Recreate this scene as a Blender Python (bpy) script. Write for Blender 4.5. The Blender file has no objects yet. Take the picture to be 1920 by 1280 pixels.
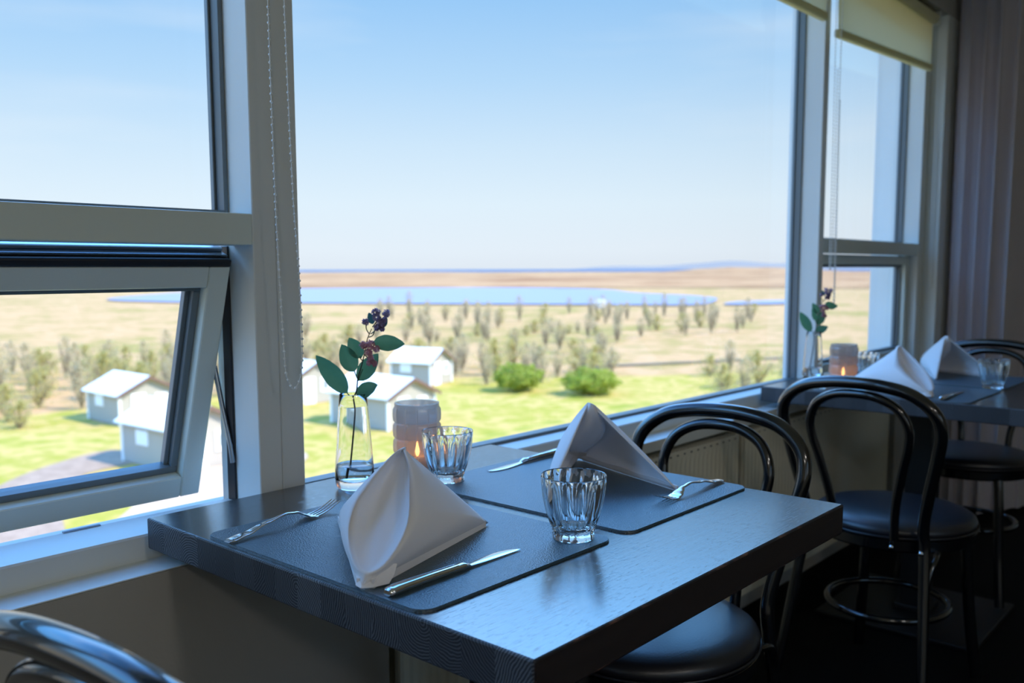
import bpy, bmesh, math, random
from mathutils import Vector, Matrix, Euler, noise

S = bpy.context.scene
COL = S.collection
PI = math.pi
rnd = random.Random(7)

# ------------------------------------------------------------------ camera
cam_d = bpy.data.cameras.new('camera')
cam = bpy.data.objects.new('camera', cam_d)
COL.objects.link(cam)
PITCH, ROLL, YAW = 0.1044844, -0.00266153, 0.848876
fw = Vector((math.sin(YAW)*math.cos(PITCH), math.cos(YAW)*math.cos(PITCH), -math.sin(PITCH)))
rt0 = Vector((math.cos(YAW), -math.sin(YAW), 0))
up0 = rt0.cross(fw)
rt = math.cos(ROLL)*rt0 + math.sin(ROLL)*up0
up = -math.sin(ROLL)*rt0 + math.cos(ROLL)*up0
mw = Matrix((rt, up, -fw)).transposed().to_4x4()
mw.translation = Vector((0, 0, 1.12))
cam.matrix_world = mw
cam_d.sensor_width = 36
cam_d.sensor_fit = 'HORIZONTAL'
cam_d.lens = 36*1695.7/1920
cam_d.shift_y = 42.45/1920
cam_d.clip_start = 0.02
cam_d.clip_end = 60000
cam_d.dof.use_dof = True
cam_d.dof.focus_distance = 1.22
cam_d.dof.aperture_fstop = 5.0
S.camera = cam

# ------------------------------------------------------------------ view, sky, sun
S.view_settings.view_transform = 'Standard'
S.view_settings.look = 'None'
S.view_settings.exposure = 0.0
S.view_settings.gamma = 1.0
S.view_settings.use_curve_mapping = False
try:
    S.cycles.max_bounces = 14
    S.cycles.transmission_bounces = 14
    S.cycles.transparent_max_bounces = 24
    S.cycles.diffuse_bounces = 5
    S.cycles.glossy_bounces = 6
    S.cycles.sample_clamp_indirect = 6.0
    S.cycles.blur_glossy = 0.5
except Exception:
    pass


def lin(r, g, b):
    f = lambda c: (c/255/12.92) if c/255 <= 0.04045 else ((c/255+0.055)/1.055)**2.4
    return (f(r), f(g), f(b), 1.0)


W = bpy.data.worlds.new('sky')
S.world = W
W.use_nodes = True
nt = W.node_tree
nt.nodes.clear()
wo = nt.nodes.new('ShaderNodeOutputWorld')
bg = nt.nodes.new('ShaderNodeBackground')
tc = nt.nodes.new('ShaderNodeTexCoord')
sep = nt.nodes.new('ShaderNodeSeparateXYZ')
ramp = nt.nodes.new('ShaderNodeValToRGB')
nt.links.new(tc.outputs['Generated'], sep.inputs[0])
nt.links.new(sep.outputs['Z'], ramp.inputs['Fac'])
cr = ramp.color_ramp
stops = [(0.0, (226, 234, 244)), (0.02, (229, 239, 249)), (0.07, (224, 240, 252)), (0.13, (207, 231, 251)),
         (0.20, (180, 217, 250)), (0.28, (152, 201, 247)), (0.40, (98, 172, 238)), (0.65, (80, 148, 226)), (1.0, (70, 125, 205))]
cr.elements[0].position = stops[0][0]
cr.elements[0].color = lin(*stops[0][1])
cr.elements[1].position = 1.0
cr.elements[1].color = lin(*stops[-1][1])
for p, c in stops[1:-1]:
    e = cr.elements.new(p)
    e.color = lin(*c)
# thin high cloud veils
mp = nt.nodes.new('ShaderNodeMapping')
mp.inputs['Scale'].default_value = (1.0, 1.0, 7.0)
nz = nt.nodes.new('ShaderNodeTexNoise')
nz.inputs['Scale'].default_value = 2.2
nz.inputs['Detail'].default_value = 5
r2 = nt.nodes.new('ShaderNodeValToRGB')
r2.color_ramp.elements[0].position = 0.5
r2.color_ramp.elements[1].position = 0.85
r2.color_ramp.elements[1].color = (0.45, 0.45, 0.45, 1)
mx = nt.nodes.new('ShaderNodeMixRGB')
mx.inputs[2].default_value = lin(238, 245, 252)
nt.links.new(tc.outputs['Generated'], mp.inputs[0])
nt.links.new(mp.outputs[0], nz.inputs['Vector'])
nt.links.new(nz.outputs['Fac'], r2.inputs['Fac'])
nt.links.new(r2.outputs['Color'], mx.inputs[0])
nt.links.new(ramp.outputs['Color'], mx.inputs[1])
nt.links.new(mx.outputs[0], bg.inputs['Color'])
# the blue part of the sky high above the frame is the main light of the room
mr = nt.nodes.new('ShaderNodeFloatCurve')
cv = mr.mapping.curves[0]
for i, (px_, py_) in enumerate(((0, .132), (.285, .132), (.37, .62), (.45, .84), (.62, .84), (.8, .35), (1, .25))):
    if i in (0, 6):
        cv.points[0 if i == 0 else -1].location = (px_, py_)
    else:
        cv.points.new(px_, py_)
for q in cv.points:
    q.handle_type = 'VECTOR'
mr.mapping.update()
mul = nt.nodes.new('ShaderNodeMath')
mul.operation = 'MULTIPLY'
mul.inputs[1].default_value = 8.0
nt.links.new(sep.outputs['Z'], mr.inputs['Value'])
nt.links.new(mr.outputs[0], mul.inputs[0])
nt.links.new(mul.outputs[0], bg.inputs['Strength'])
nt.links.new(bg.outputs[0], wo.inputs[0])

sun_d = bpy.data.lights.new('sun', 'SUN')
sun_d.energy = 6.6
sun_d.angle = math.radians(0.6)
sun_d.color = (1.0, 0.91, 0.76)
sun = bpy.data.objects.new('sun', sun_d)
COL.objects.link(sun)
sun_dir = Vector((0.28, -0.62, 0.73)).normalized()      # where the sun stands: behind the building
sun.rotation_euler = sun_dir.to_track_quat('Z', 'Y').to_euler()
sun.location = (5, -20, 30)


# ------------------------------------------------------------------ materials
def newmat(name):
    m = bpy.data.materials.new(name)
    m.use_nodes = True
    return m, m.node_tree, m.node_tree.nodes['Principled BSDF']


def pmat(name, color, rough=0.5, metal=0.0, ior=1.5, coat=0.0, coat_rough=0.05, spec=None, bump=None, var=None):
    """plain principled; bump=(scale, strength, distance); var=(scale, amount) light/dark mottling"""
    m, t, p = newmat(name)
    col = lin(*color) if max(color) > 1.001 else (*color, 1)
    p.inputs['Base Color'].default_value = col
    p.inputs['Roughness'].default_value = rough
    p.inputs['Metallic'].default_value = metal
    p.inputs['IOR'].default_value = ior
    if coat:
        p.inputs['Coat Weight'].default_value = coat
        p.inputs['Coat Roughness'].default_value = coat_rough
    if spec is not None:
        p.inputs['Specular IOR Level'].default_value = spec
    c = t.nodes.new('ShaderNodeTexCoord')
    if bump:
        n = t.nodes.new('ShaderNodeTexNoise')
        n.inputs['Scale'].default_value = bump[0]
        n.inputs['Detail'].default_value = 3
        b = t.nodes.new('ShaderNodeBump')
        b.inputs['Strength'].default_value = bump[1]
        b.inputs['Distance'].default_value = bump[2]
        t.links.new(c.outputs['Object'], n.inputs['Vector'])
        t.links.new(n.outputs['Fac'], b.inputs['Height'])
        t.links.new(b.outputs[0], p.inputs['Normal'])
    if var:
        n = t.nodes.new('ShaderNodeTexNoise')
        n.inputs['Scale'].default_value = var[0]
        n.inputs['Detail'].default_value = 4
        x = t.nodes.new('ShaderNodeMixRGB')
        x.blend_type = 'MULTIPLY'
        x.inputs[0].default_value = var[1]
        x.inputs[1].default_value = col
        t.links.new(c.outputs['Object'], n.inputs['Vector'])
        t.links.new(n.outputs['Fac'], x.inputs[2])
        t.links.new(x.outputs[0], p.inputs['Base Color'])
    return m


def node(t, typ, **kw):
    n = t.nodes.new(typ)
    for k, v in kw.items():
        if k.startswith('i_'):
            key = k[2:]
            n.inputs[int(key) if key.isdigit() else key].default_value = v
        else:
            setattr(n, k, v)
    return n


def mth(t, op, a, b=None):
    n = t.nodes.new('ShaderNodeMath')
    n.operation = op
    for i, v in enumerate((a, b)):
        if v is None:
            continue
        if isinstance(v, (int, float)):
            n.inputs[i].default_value = v
        else:
            t.links.new(v, n.inputs[i])
    return n.outputs[0]


M = {}
M['white_paint'] = pmat('white_paint', (226, 232, 230), 0.38, bump=(60, 0.08, 0.002), var=(3, 0.15))
M['sash_paint'] = pmat('sash_paint', (212, 224, 218), 0.33, bump=(90, 0.06, 0.002))
M['wall_paint'] = pmat('wall_paint', (176, 174, 168), 0.55, bump=(35, 0.25, 0.004), var=(2, 0.12))
M['room_paint'] = pmat('room_paint', (206, 200, 182), 0.8, bump=(60, 0.1, 0.002))
M['ceiling_paint'] = pmat('ceiling_paint', (226, 224, 216), 0.9, bump=(80, 0.1, 0.002))
M['gasket'] = pmat('gasket', (104, 116, 122), 0.35, spec=0.6)
M['rubber'] = pmat('rubber', (20, 26, 34), 0.5)
M['alu'] = pmat('alu', (150, 165, 180), 0.3, metal=0.85)
M['floor'] = pmat('floor_wood', (10, 10, 11), 0.7, spec=0.12, var=(6, 0.5))
M['radiator'] = pmat('radiator_enamel', (232, 228, 208), 0.35)
M['bentwood'] = pmat('bentwood_black', (0.0025, 0.003, 0.004), 0.2, coat=1.0, coat_rough=0.06, ior=1.5, bump=(30, 0.02, 0.001))
M['seat_leather'] = pmat('seat_leather', (0.013, 0.014, 0.019), 0.36, ior=1.6, bump=(260, 0.25, 0.001))
M['steel'] = pmat('steel', (0.78, 0.79, 0.8), 0.14, metal=1.0)
M['iron'] = pmat('iron_black', (14, 16, 20), 0.45, spec=0.5)
M['plastic_chain'] = pmat('plastic_chain', (240, 244, 244), 0.2)
M['leaf'] = pmat('leaf', (0.075, 0.26, 0.20), 0.45, spec=0.5, bump=(120, 0.3, 0.001), var=(60, 0.45))
M['leaf_dark'] = pmat('leaf_dark', (0.05, 0.18, 0.24), 0.45, spec=0.4, var=(60, 0.4))
M['stem'] = pmat('stem_brown', (0.03, 0.03, 0.028), 0.6)
M['stem_green'] = pmat('stem_green', (0.05, 0.10, 0.05), 0.6)
M['purple'] = pmat('petal_purple', (0.55, 0.44, 0.62), 0.7, var=(300, 0.6))
M['pink'] = pmat('petal_pink', (0.85, 0.50, 0.56), 0.7, var=(300, 0.5))
M['wax'] = pmat('wax', (240, 232, 214), 0.5)


def thin_leaf(m, amount, tint):
    """let some light through a thin leaf or petal"""
    t = m.node_tree
    p = t.nodes['Principled BSDF']
    tr = node(t, 'ShaderNodeBsdfTranslucent')
    tr.inputs[0].default_value = (*tint, 1)
    x = node(t, 'ShaderNodeMixShader', i_0=amount)
    t.links.new(p.outputs[0], x.inputs[1]); t.links.new(tr.outputs[0], x.inputs[2])
    t.links.new(x.outputs[0], t.nodes['Material Output'].inputs[0])


thin_leaf(M['leaf'], 0.25, (0.16, 0.42, 0.22))
thin_leaf(M['leaf_dark'], 0.2, (0.05, 0.2, 0.2))
thin_leaf(M['purple'], 0.45, (0.5, 0.4, 0.62))
thin_leaf(M['pink'], 0.45, (0.85, 0.5, 0.58))


def mat_glass(name, color=(1, 1, 1), rough=0.0, ior=1.5):
    m, t, p = newmat(name)
    t.nodes.remove(p)
    g = node(t, 'ShaderNodeBsdfGlass')
    g.inputs['Color'].default_value = (*color, 1)
    g.inputs['Roughness'].default_value = rough
    g.inputs['IOR'].default_value = ior
    t.links.new(g.outputs[0], t.nodes['Material Output'].inputs[0])
    return m


M['glass'] = mat_glass('drinking_glass', (0.97, 0.985, 0.99), 0.0, 1.5)
M['vase_glass'] = mat_glass('vase_glass', (0.985, 0.992, 0.992), 0.0, 1.48)
M['water'] = mat_glass('water', (0.97, 0.99, 1.0), 0.0, 1.33)

# window pane: thin sheet, part mirror by angle, rest see-through
m, t, p = newmat('window_glass')
t.nodes.remove(p)
fr = node(t, 'ShaderNodeFresnel', i_IOR=1.36)
tr = node(t, 'ShaderNodeBsdfTransparent')
tr.inputs[0].default_value = (0.97, 0.985, 0.985, 1)
gl = node(t, 'ShaderNodeBsdfGlossy', i_Roughness=0.0)
mixs = node(t, 'ShaderNodeMixShader')
t.links.new(fr.outputs[0], mixs.inputs[0])
t.links.new(tr.outputs[0], mixs.inputs[1])
t.links.new(gl.outputs[0], mixs.inputs[2])
t.links.new(mixs.outputs[0], t.nodes['Material Output'].inputs[0])
M['pane'] = m

# frosted grey glass of the candle holders
m, t, p = newmat('frosted_glass')
t.nodes.remove(p)
a = node(t, 'ShaderNodeBsdfTranslucent')
a.inputs[0].default_value = (0.82, 0.76, 0.70, 1)
b = node(t, 'ShaderNodeBsdfDiffuse')
b.inputs[0].default_value = (0.50, 0.46, 0.42, 1)
c = node(t, 'ShaderNodeBsdfGlossy', i_Roughness=0.25)
tp = node(t, 'ShaderNodeBsdfTransparent')
tp.inputs[0].default_value = (0.80, 0.78, 0.77, 1)
x1 = node(t, 'ShaderNodeMixShader', i_0=0.40)
x2 = node(t, 'ShaderNodeMixShader', i_0=0.14)
x3 = node(t, 'ShaderNodeMixShader', i_0=0.42)
t.links.new(a.outputs[0], x1.inputs[1]); t.links.new(b.outputs[0], x1.inputs[2])
t.links.new(x1.outputs[0], x2.inputs[1]); t.links.new(c.outputs[0], x2.inputs[2])
t.links.new(x2.outputs[0], x3.inputs[1]); t.links.new(tp.outputs[0], x3.inputs[2])
t.links.new(x3.outputs[0], t.nodes['Material Output'].inputs[0])
M['frosted'] = m


def cloth(name, color, trans=0.35, scale=900, strength=0.25):
    m, t, p = newmat(name)
    p.inputs['Base Color'].default_value = lin(*color)
    p.inputs['Roughness'].default_value = 0.85
    p.inputs['Sheen Weight'].default_value = 0.3
    tr = node(t, 'ShaderNodeBsdfTranslucent')
    tr.inputs[0].default_value = lin(*color)
    x = node(t, 'ShaderNodeMixShader', i_0=trans)
    t.links.new(p.outputs[0], x.inputs[1]); t.links.new(tr.outputs[0], x.inputs[2])
    t.links.new(x.outputs[0], t.nodes['Material Output'].inputs[0])
    c = node(t, 'ShaderNodeTexCoord')
    w = node(t, 'ShaderNodeTexNoise', i_Scale=scale, i_Detail=2.0)
    bu = node(t, 'ShaderNodeBump', i_Strength=strength, i_Distance=0.0006)
    t.links.new(c.outputs['Object'], w.inputs['Vector'])
    t.links.new(w.outputs['Fac'], bu.inputs['Height'])
    t.links.new(bu.outputs[0], p.inputs['Normal'])
    return m


M['napkin'] = cloth('napkin_cloth', (244, 243, 245), 0.12)
M['blind'] = cloth('blind_fabric', (226, 222, 184), 0.3, 700, 0.1)
M['curtain'] = cloth('curtain_fabric', (206, 200, 208), 0.15, 500, 0.4)


def mat_emit(name, color, strength):
    m, t, p = newmat(name)
    t.nodes.remove(p)
    e = node(t, 'ShaderNodeEmission')
    e.inputs[0].default_value = (*color, 1)
    e.inputs[1].default_value = strength
    t.links.new(e.outputs[0], t.nodes['Material Output'].inputs[0])
    return m


M['flame'] = mat_emit('flame', (1.0, 0.42, 0.12), 26.0)

# leather placemats: fine pebble grain
m, t, p = newmat('placemat_leather')
p.inputs['Base Color'].default_value = (0.012, 0.050, 0.078, 1)
p.inputs['Roughness'].default_value = 0.42
p.inputs['IOR'].default_value = 2.2
c = node(t, 'ShaderNodeTexCoord')
v = node(t, 'ShaderNodeTexVoronoi', i_Scale=420.0)
n = node(t, 'ShaderNodeTexNoise', i_Scale=90.0, i_Detail=3.0)
ad = mth(t, 'ADD', v.outputs['Distance'], n.outputs['Fac'])
bu = node(t, 'ShaderNodeBump', i_Strength=0.55, i_Distance=0.0012)
t.links.new(c.outputs['Object'], v.inputs['Vector'])
t.links.new(c.outputs['Object'], n.inputs['Vector'])
t.links.new(ad, bu.inputs['Height'])
t.links.new(bu.outputs[0], p.inputs['Normal'])
M['placemat'] = m

# table top: dark stained boards running along X, lacquered
m, t, p = newmat('dark_boards')
c = node(t, 'ShaderNodeTexCoord')
sp = node(t, 'ShaderNodeSeparateXYZ')
t.links.new(c.outputs['Object'], sp.inputs[0])
mpn = node(t, 'ShaderNodeMapping')
mpn.inputs['Scale'].default_value = (9, 150, 150)
n = node(t, 'ShaderNodeTexNoise', i_Scale=1.0, i_Detail=6.0, i_Roughness=0.65)
t.links.new(c.outputs['Object'], mpn.inputs[0]); t.links.new(mpn.outputs[0], n.inputs['Vector'])
mpn2 = node(t, 'ShaderNodeMapping')
mpn2.inputs['Scale'].default_value = (60, 420, 60)
pores = node(t, 'ShaderNodeTexNoise', i_Scale=1.0, i_Detail=2.0)
t.links.new(c.outputs['Object'], mpn2.inputs[0]); t.links.new(mpn2.outputs[0], pores.inputs['Vector'])
pr = node(t, 'ShaderNodeMapRange')
pr.inputs[1].default_value = 0.60; pr.inputs[2].default_value = 0.70
t.links.new(pores.outputs['Fac'], pr.inputs[0])
fy = mth(t, 'FRACT', mth(t, 'DIVIDE', sp.outputs['Y'], 0.062))
seam = mth(t, 'LESS_THAN', mth(t, 'ABSOLUTE', mth(t, 'SUBTRACT', fy, 0.5)), 0.012)
idx = mth(t, 'FLOOR', mth(t, 'DIVIDE', sp.outputs['Y'], 0.062))
wn = node(t, 'ShaderNodeTexWhiteNoise', noise_dimensions='1D')
t.links.new(idx, wn.inputs['W'])
rp = node(t, 'ShaderNodeValToRGB')
rp.color_ramp.elements[0].color = (0.010, 0.009, 0.010, 1)
rp.color_ramp.elements[1].color = (0.045, 0.036, 0.034, 1)
t.links.new(mth(t, 'MULTIPLY', n.outputs['Fac'], mth(t, 'ADD', wn.outputs[0], 0.5)), rp.inputs['Fac'])
t.links.new(rp.outputs[0], p.inputs['Base Color'])
h = mth(t, 'SUBTRACT', mth(t, 'SUBTRACT', n.outputs['Fac'], mth(t, 'MULTIPLY', pr.outputs[0], 0.8)), mth(t, 'MULTIPLY', seam, 1.0))
bu = node(t, 'ShaderNodeBump', i_Strength=0.3, i_Distance=0.0004)
t.links.new(h, bu.inputs['Height']); t.links.new(bu.outputs[0], p.inputs['Normal'])
p.inputs['Roughness'].default_value = 0.21
p.inputs['IOR'].default_value = 2.9
M['boards'] = m

# end grain of the glued blocks on the short sides
m, t, p = newmat('end_grain')
c = node(t, 'ShaderNodeTexCoord')
sp = node(t, 'ShaderNodeSeparateXYZ')
t.links.new(c.outputs['Object'], sp.inputs[0])
bw = 0.047
yi = mth(t, 'FLOOR', mth(t, 'DIVIDE', sp.outputs['Y'], bw))
yf = mth(t, 'SUBTRACT', mth(t, 'MULTIPLY', mth(t, 'FRACT', mth(t, 'DIVIDE', sp.outputs['Y'], bw)), bw), bw/2)
wn = node(t, 'ShaderNodeTexWhiteNoise', noise_dimensions='1D')
t.links.new(yi, wn.inputs['W'])
wn2 = node(t, 'ShaderNodeTexWhiteNoise', noise_dimensions='1D')
t.links.new(mth(t, 'ADD', yi, 37.3), wn2.inputs['W'])
cy_ = mth(t, 'ADD', yf, mth(t, 'MULTIPLY', mth(t, 'SUBTRACT', wn.outputs[0], 0.5), 0.26))
cz_ = mth(t, 'ADD', mth(t, 'SUBTRACT', sp.outputs['Z'], 0.73), mth(t, 'MULTIPLY', mth(t, 'SUBTRACT', wn2.outputs[0], 0.4), 0.12))
dist = mth(t, 'SQRT', mth(t, 'ADD', mth(t, 'MULTIPLY', cy_, cy_), mth(t, 'MULTIPLY', cz_, cz_)))
nn = node(t, 'ShaderNodeTexNoise', i_Scale=26.0, i_Detail=3.0)
t.links.new(c.outputs['Object'], nn.inputs['Vector'])
ring = mth(t, 'SINE', mth(t, 'ADD', mth(t, 'MULTIPLY', dist, 1750.0), mth(t, 'MULTIPLY', nn.outputs['Fac'], 24.0)))
rp = node(t, 'ShaderNodeValToRGB')
rp.color_ramp.elements[0].position = 0.15
rp.color_ramp.elements[0].color = (0.013, 0.014, 0.018, 1)
rp.color_ramp.elements[1].position = 1.0
rp.color_ramp.elements[1].color = (0.20, 0.205, 0.22, 1)
rfac = mth(t, 'MULTIPLY', mth(t, 'ADD', mth(t, 'MULTIPLY', ring, 0.32), 0.42), mth(t, 'ADD', mth(t, 'MULTIPLY', wn2.outputs[0], 0.5), 0.55))
t.links.new(rfac, rp.inputs['Fac'])
t.links.new(rp.outputs[0], p.inputs['Base Color'])
bu = node(t, 'ShaderNodeBump', i_Strength=0.35, i_Distance=0.0006)
t.links.new(rfac, bu.inputs['Height']); t.links.new(bu.outputs[0], p.inputs['Normal'])
p.inputs['Roughness'].default_value = 0.5
M['end_grain'] = m

# worn brown corner wood
m, t, p = newmat('worn_edge')
c = node(t, 'ShaderNodeTexCoord')
mpn = node(t, 'ShaderNodeMapping'); mpn.inputs['Scale'].default_value = (25, 25, 80)
n = node(t, 'ShaderNodeTexNoise', i_Scale=1.0, i_Detail=6.0, i_Roughness=0.7)
t.links.new(c.outputs['Object'], mpn.inputs[0]); t.links.new(mpn.outputs[0], n.inputs['Vector'])
rp = node(t, 'ShaderNodeValToRGB')
rp.color_ramp.elements[0].position = 0.52; rp.color_ramp.elements[0].color = (0.010, 0.009, 0.012, 1)
rp.color_ramp.elements[1].position = 0.68; rp.color_ramp.elements[1].color = (0.16, 0.085, 0.06, 1)
t.links.new(n.outputs['Fac'], rp.inputs['Fac']); t.links.new(rp.outputs[0], p.inputs['Base Color'])
p.inputs['Roughness'].default_value = 0.35
M['worn_edge'] = m


# ------------------------------------------------------------------ mesh helpers
def link(o, parent=None):
    COL.objects.link(o)
    if parent is not None:
        o.parent = parent
    return o


def mk(name, verts, faces, mats, parent=None, smooth=False, loc=(0, 0, 0), angle=None):
    me = bpy.data.meshes.new(name)
    me.from_pydata([tuple(v) for v in verts], [], faces)
    me.update()
    o = bpy.data.objects.new(name, me)
    for mm in (mats if isinstance(mats, (list, tuple)) else [mats]):
        me.materials.append(mm)
    if smooth:
        me.polygons.foreach_set('use_smooth', [True]*len(me.polygons))
        if angle:
            me.set_sharp_from_angle(angle=math.radians(angle))
    o.location = loc
    return link(o, parent)


def from_bm(name, bm, mats, parent=None, smooth=False, loc=(0, 0, 0), angle=None):
    bmesh.ops.recalc_face_normals(bm, faces=bm.faces)
    me = bpy.data.meshes.new(name)
    bm.to_mesh(me)
    bm.free()
    o = bpy.data.objects.new(name, me)
    for mm in (mats if isinstance(mats, (list, tuple)) else [mats]):
        me.materials.append(mm)
    if smooth:
        me.polygons.foreach_set('use_smooth', [True]*len(me.polygons))
        if angle:
            me.set_sharp_from_angle(angle=math.radians(angle))
    o.location = loc
    return link(o, parent)


def add_box(bm, a, b, bev=0.0, seg=2, mtx=None, mi=0):
    x0, y0, z0 = a
    x1, y1, z1 = b
    r = bmesh.ops.create_cube(bm, size=1)
    vs = r['verts']
    bmesh.ops.scale(bm, vec=(abs(x1-x0), abs(y1-y0), abs(z1-z0)), verts=vs)
    bmesh.ops.translate(bm, vec=((x0+x1)/2, (y0+y1)/2, (z0+z1)/2), verts=vs)
    fs = set(f for v in vs for f in v.link_faces)
    for f in fs:
        f.material_index = mi
    if bev > 0:
        es = list({e for v in vs for e in v.link_edges})
        rr = bmesh.ops.bevel(bm, geom=es, offset=bev, segments=seg, affect='EDGES', profile=0.5)
        vs = list({v for f in rr['faces'] for v in f.verts} | {v for f in fs if f.is_valid for v in f.verts})
        for f in rr['faces']:
            f.material_index = mi
    if mtx is not None:
        bmesh.ops.transform(bm, matrix=mtx, verts=vs)
    return vs


def box(name, a, b, mat, parent=None, bev=0.002, mtx=None, loc=(0, 0, 0)):
    bm = bmesh.new()
    add_box(bm, a, b, bev, 2, mtx)
    return from_bm(name, bm, mat, parent, loc=loc)


def catmull(pts, n=8, closed=False):
    pts = [Vector(p) for p in pts]
    out = []
    N = len(pts)
    rng = range(N if closed else N-1)
    for i in rng:
        if closed:
            p0, p1, p2, p3 = pts[(i-1) % N], pts[i], pts[(i+1) % N], pts[(i+2) % N]
        else:
            p0 = pts[max(i-1, 0)]; p1 = pts[i]; p2 = pts[i+1]; p3 = pts[min(i+2, N-1)]
        for k in range(n):
            s = k/n
            out.append(0.5*((2*p1)+(p2-p0)*s+(2*p0-5*p1+4*p2-p3)*s*s+(-p0+3*p1-3*p2+p3)*s**3))
    if not closed:
        out.append(pts[-1])
    return out


def tube_geo(path, rad, seg=12, closed=False, flat=1.0, cap=True):
    path = [Vector(p) for p in path]
    N = len(path)
    V, Fc = [], []
    tan = []
    for i in range(N):
        a = path[(i-1) % N] if (closed or i > 0) else path[0]
        b = path[(i+1) % N] if (closed or i < N-1) else path[-1]
        tan.append((b-a).normalized())
    ref = Vector((0, 0, 1)) if abs(tan[0].z) < 0.9 else Vector((1, 0, 0))
    nrm = (ref - tan[0]*ref.dot(tan[0])).normalized()
    for i in range(N):
        nrm = (nrm - tan[i]*nrm.dot(tan[i]))
        if nrm.length < 1e-6:
            nrm = tan[i].orthogonal()
        nrm.normalize()
        bi = tan[i].cross(nrm)
        r = rad[i] if isinstance(rad, (list, tuple)) else rad
        for k in range(seg):
            a = 2*PI*k/seg
            V.append(path[i] + nrm*math.cos(a)*r + bi*math.sin(a)*r*flat)
    M_ = N if closed else N-1
    for i in range(M_):
        for k in range(seg):
            a = i*seg+k; b = i*seg+(k+1) % seg
            c = ((i+1) % N)*seg+(k+1) % seg; d = ((i+1) % N)*seg+k
            Fc.append((a, b, c, d))
    if cap and not closed:
        Fc.append(tuple(range(seg))[::-1])
        Fc.append(tuple((N-1)*seg+k for k in range(seg)))
    return V, Fc


def join_geo(parts):
    V, Fc = [], []
    for v, f in parts:
        o = len(V)
        V += list(v)
        Fc += [tuple(i+o for i in q) for q in f]
    return V, Fc


def tube(name, path, rad, mat, parent=None, seg=12, closed=False, loc=(0, 0, 0), flat=1.0):
    v, f = tube_geo(path, rad, seg, closed, flat)
    return mk(name, v, f, mat, parent, smooth=True, loc=loc, angle=60)


def lathe_geo(prof, seg=48, rfun=None, close=False):
    """prof: list of (r, z); rfun(i, angle, r, z) -> r"""
    V, Fc = [], []
    n = len(prof)
    for i, (r, z) in enumerate(prof):
        for k in range(seg):
            a = 2*PI*k/seg
            rr = rfun(i, a, r, z) if rfun else r
            V.append(Vector((rr*math.cos(a), rr*math.sin(a), z)))
    rows = n if close else n-1
    for i in range(rows):
        for k in range(seg):
            j = (i+1) % n
            Fc.append((i*seg+k, i*seg+(k+1) % seg, j*seg+(k+1) % seg, j*seg+k))
    if not close:
        Fc.append(tuple(range(seg))[::-1])
        Fc.append(tuple((n-1)*seg+k for k in range(seg)))
    return V, Fc


def thing(name, label, cat, loc=(0, 0, 0), rz=0.0, group=None, kind=None):
    o = bpy.data.objects.new(name, None)
    o.empty_display_size = 0.05
    o.location = loc
    o.rotation_euler = (0, 0, rz)
    link(o)
    return tag(o, label, cat, group, kind)


def tag(o, label=None, cat=None, group=None, kind=None):
    if label: o['label'] = label
    if cat: o['category'] = cat
    if group: o['group'] = group
    if kind: o['kind'] = kind
    return o


def copy_tree(o, parent=None):
    c = o.copy()
    COL.objects.link(c)
    c.parent = parent
    for ch in [x for x in bpy.data.objects if x.parent == o]:
        copy_tree(ch, c)
    return c


def dup(o, loc, rz, label):
    c = copy_tree(o)
    c.location = loc
    c.rotation_euler = (0, 0, rz)
    c['label'] = label
    return c


def struct(o, label=None, cat=None):
    o['kind'] = 'structure'
    if label: o['label'] = label
    if cat: o['category'] = cat
    return o


def quad_box(name, specs, mat, label, cat, bev=0.0015, parent=None):
    bm = bmesh.new()
    for a, b in specs:
        add_box(bm, a, b, bev, 1)
    o = from_bm(name, bm, mat, parent)
    if parent is None:
        struct(o, label, cat)
    return o


# ------------------------------------------------------------------ room shell
ZC = 2.5            # ceiling
YI = 1.24           # inner wall plane
YP = 1.30           # front of the window posts
XL, XR, YB = -2.7, 4.95, -3.6
struct(box('floor', (XL-.15, YB-.15, -0.12), (XR+.15, 1.62, 0.0), M['floor'], bev=0), 'near-black floor under the dining tables', 'floor')
struct(box('ceiling', (XL-.15, YB-.15, ZC), (XR+.15, 1.62, ZC+0.15), M['ceiling_paint'], bev=0), 'pale ceiling of the dining room', 'ceiling')
struct(box('wall_left', (XL-.15, YB, 0), (XL, 1.24, ZC), M['room_paint'], bev=0), 'beige wall left of the camera', 'wall')
struct(box('wall_right', (XR, YB, 0), (XR+.15, 1.50, ZC), M['room_paint'], bev=0), 'beige end wall behind the curtain', 'wall')
# unseen back wall; its two openings are added to let in fill light
quad_box('wall_back', [((XL-.15, YB-.15, 0), (XR+.15, YB, 0.9)), ((XL-.15, YB-.15, 2.2), (XR+.15, YB, ZC)),
                       ((XL-.15, YB-.15, .9), (-2.1, YB, 2.2)), ((-0.7, YB-.15, .9), (0.3, YB, 2.2)), ((1.7, YB-.15, .9), (XR+.15, YB, 2.2))],
         M['room_paint'], 'beige wall behind the camera with two added fill-light windows', 'wall', bev=0)
# wall under the windows: flush part on the left, recess for the radiators, flush part on the right
quad_box('wall_window', [((XL, 1.234, 0), (1.055, 1.50, 0.6805)), ((1.055, 1.345, 0), (3.78, 1.50, 0.655)),
                         ((3.78, YI, 0), (XR, 1.50, 0.655)),
                         ((XL, YI, 2.2), (XR, 1.50, ZC)),
                         ((4.40, YI, 0.655), (XR, 1.50, 2.2)), ((XL, YI, 0.655), (-2.45, 1.50, 2.2))],
         M['wall_paint'], 'grey wall below the window band', 'wall', bev=0)
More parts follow.
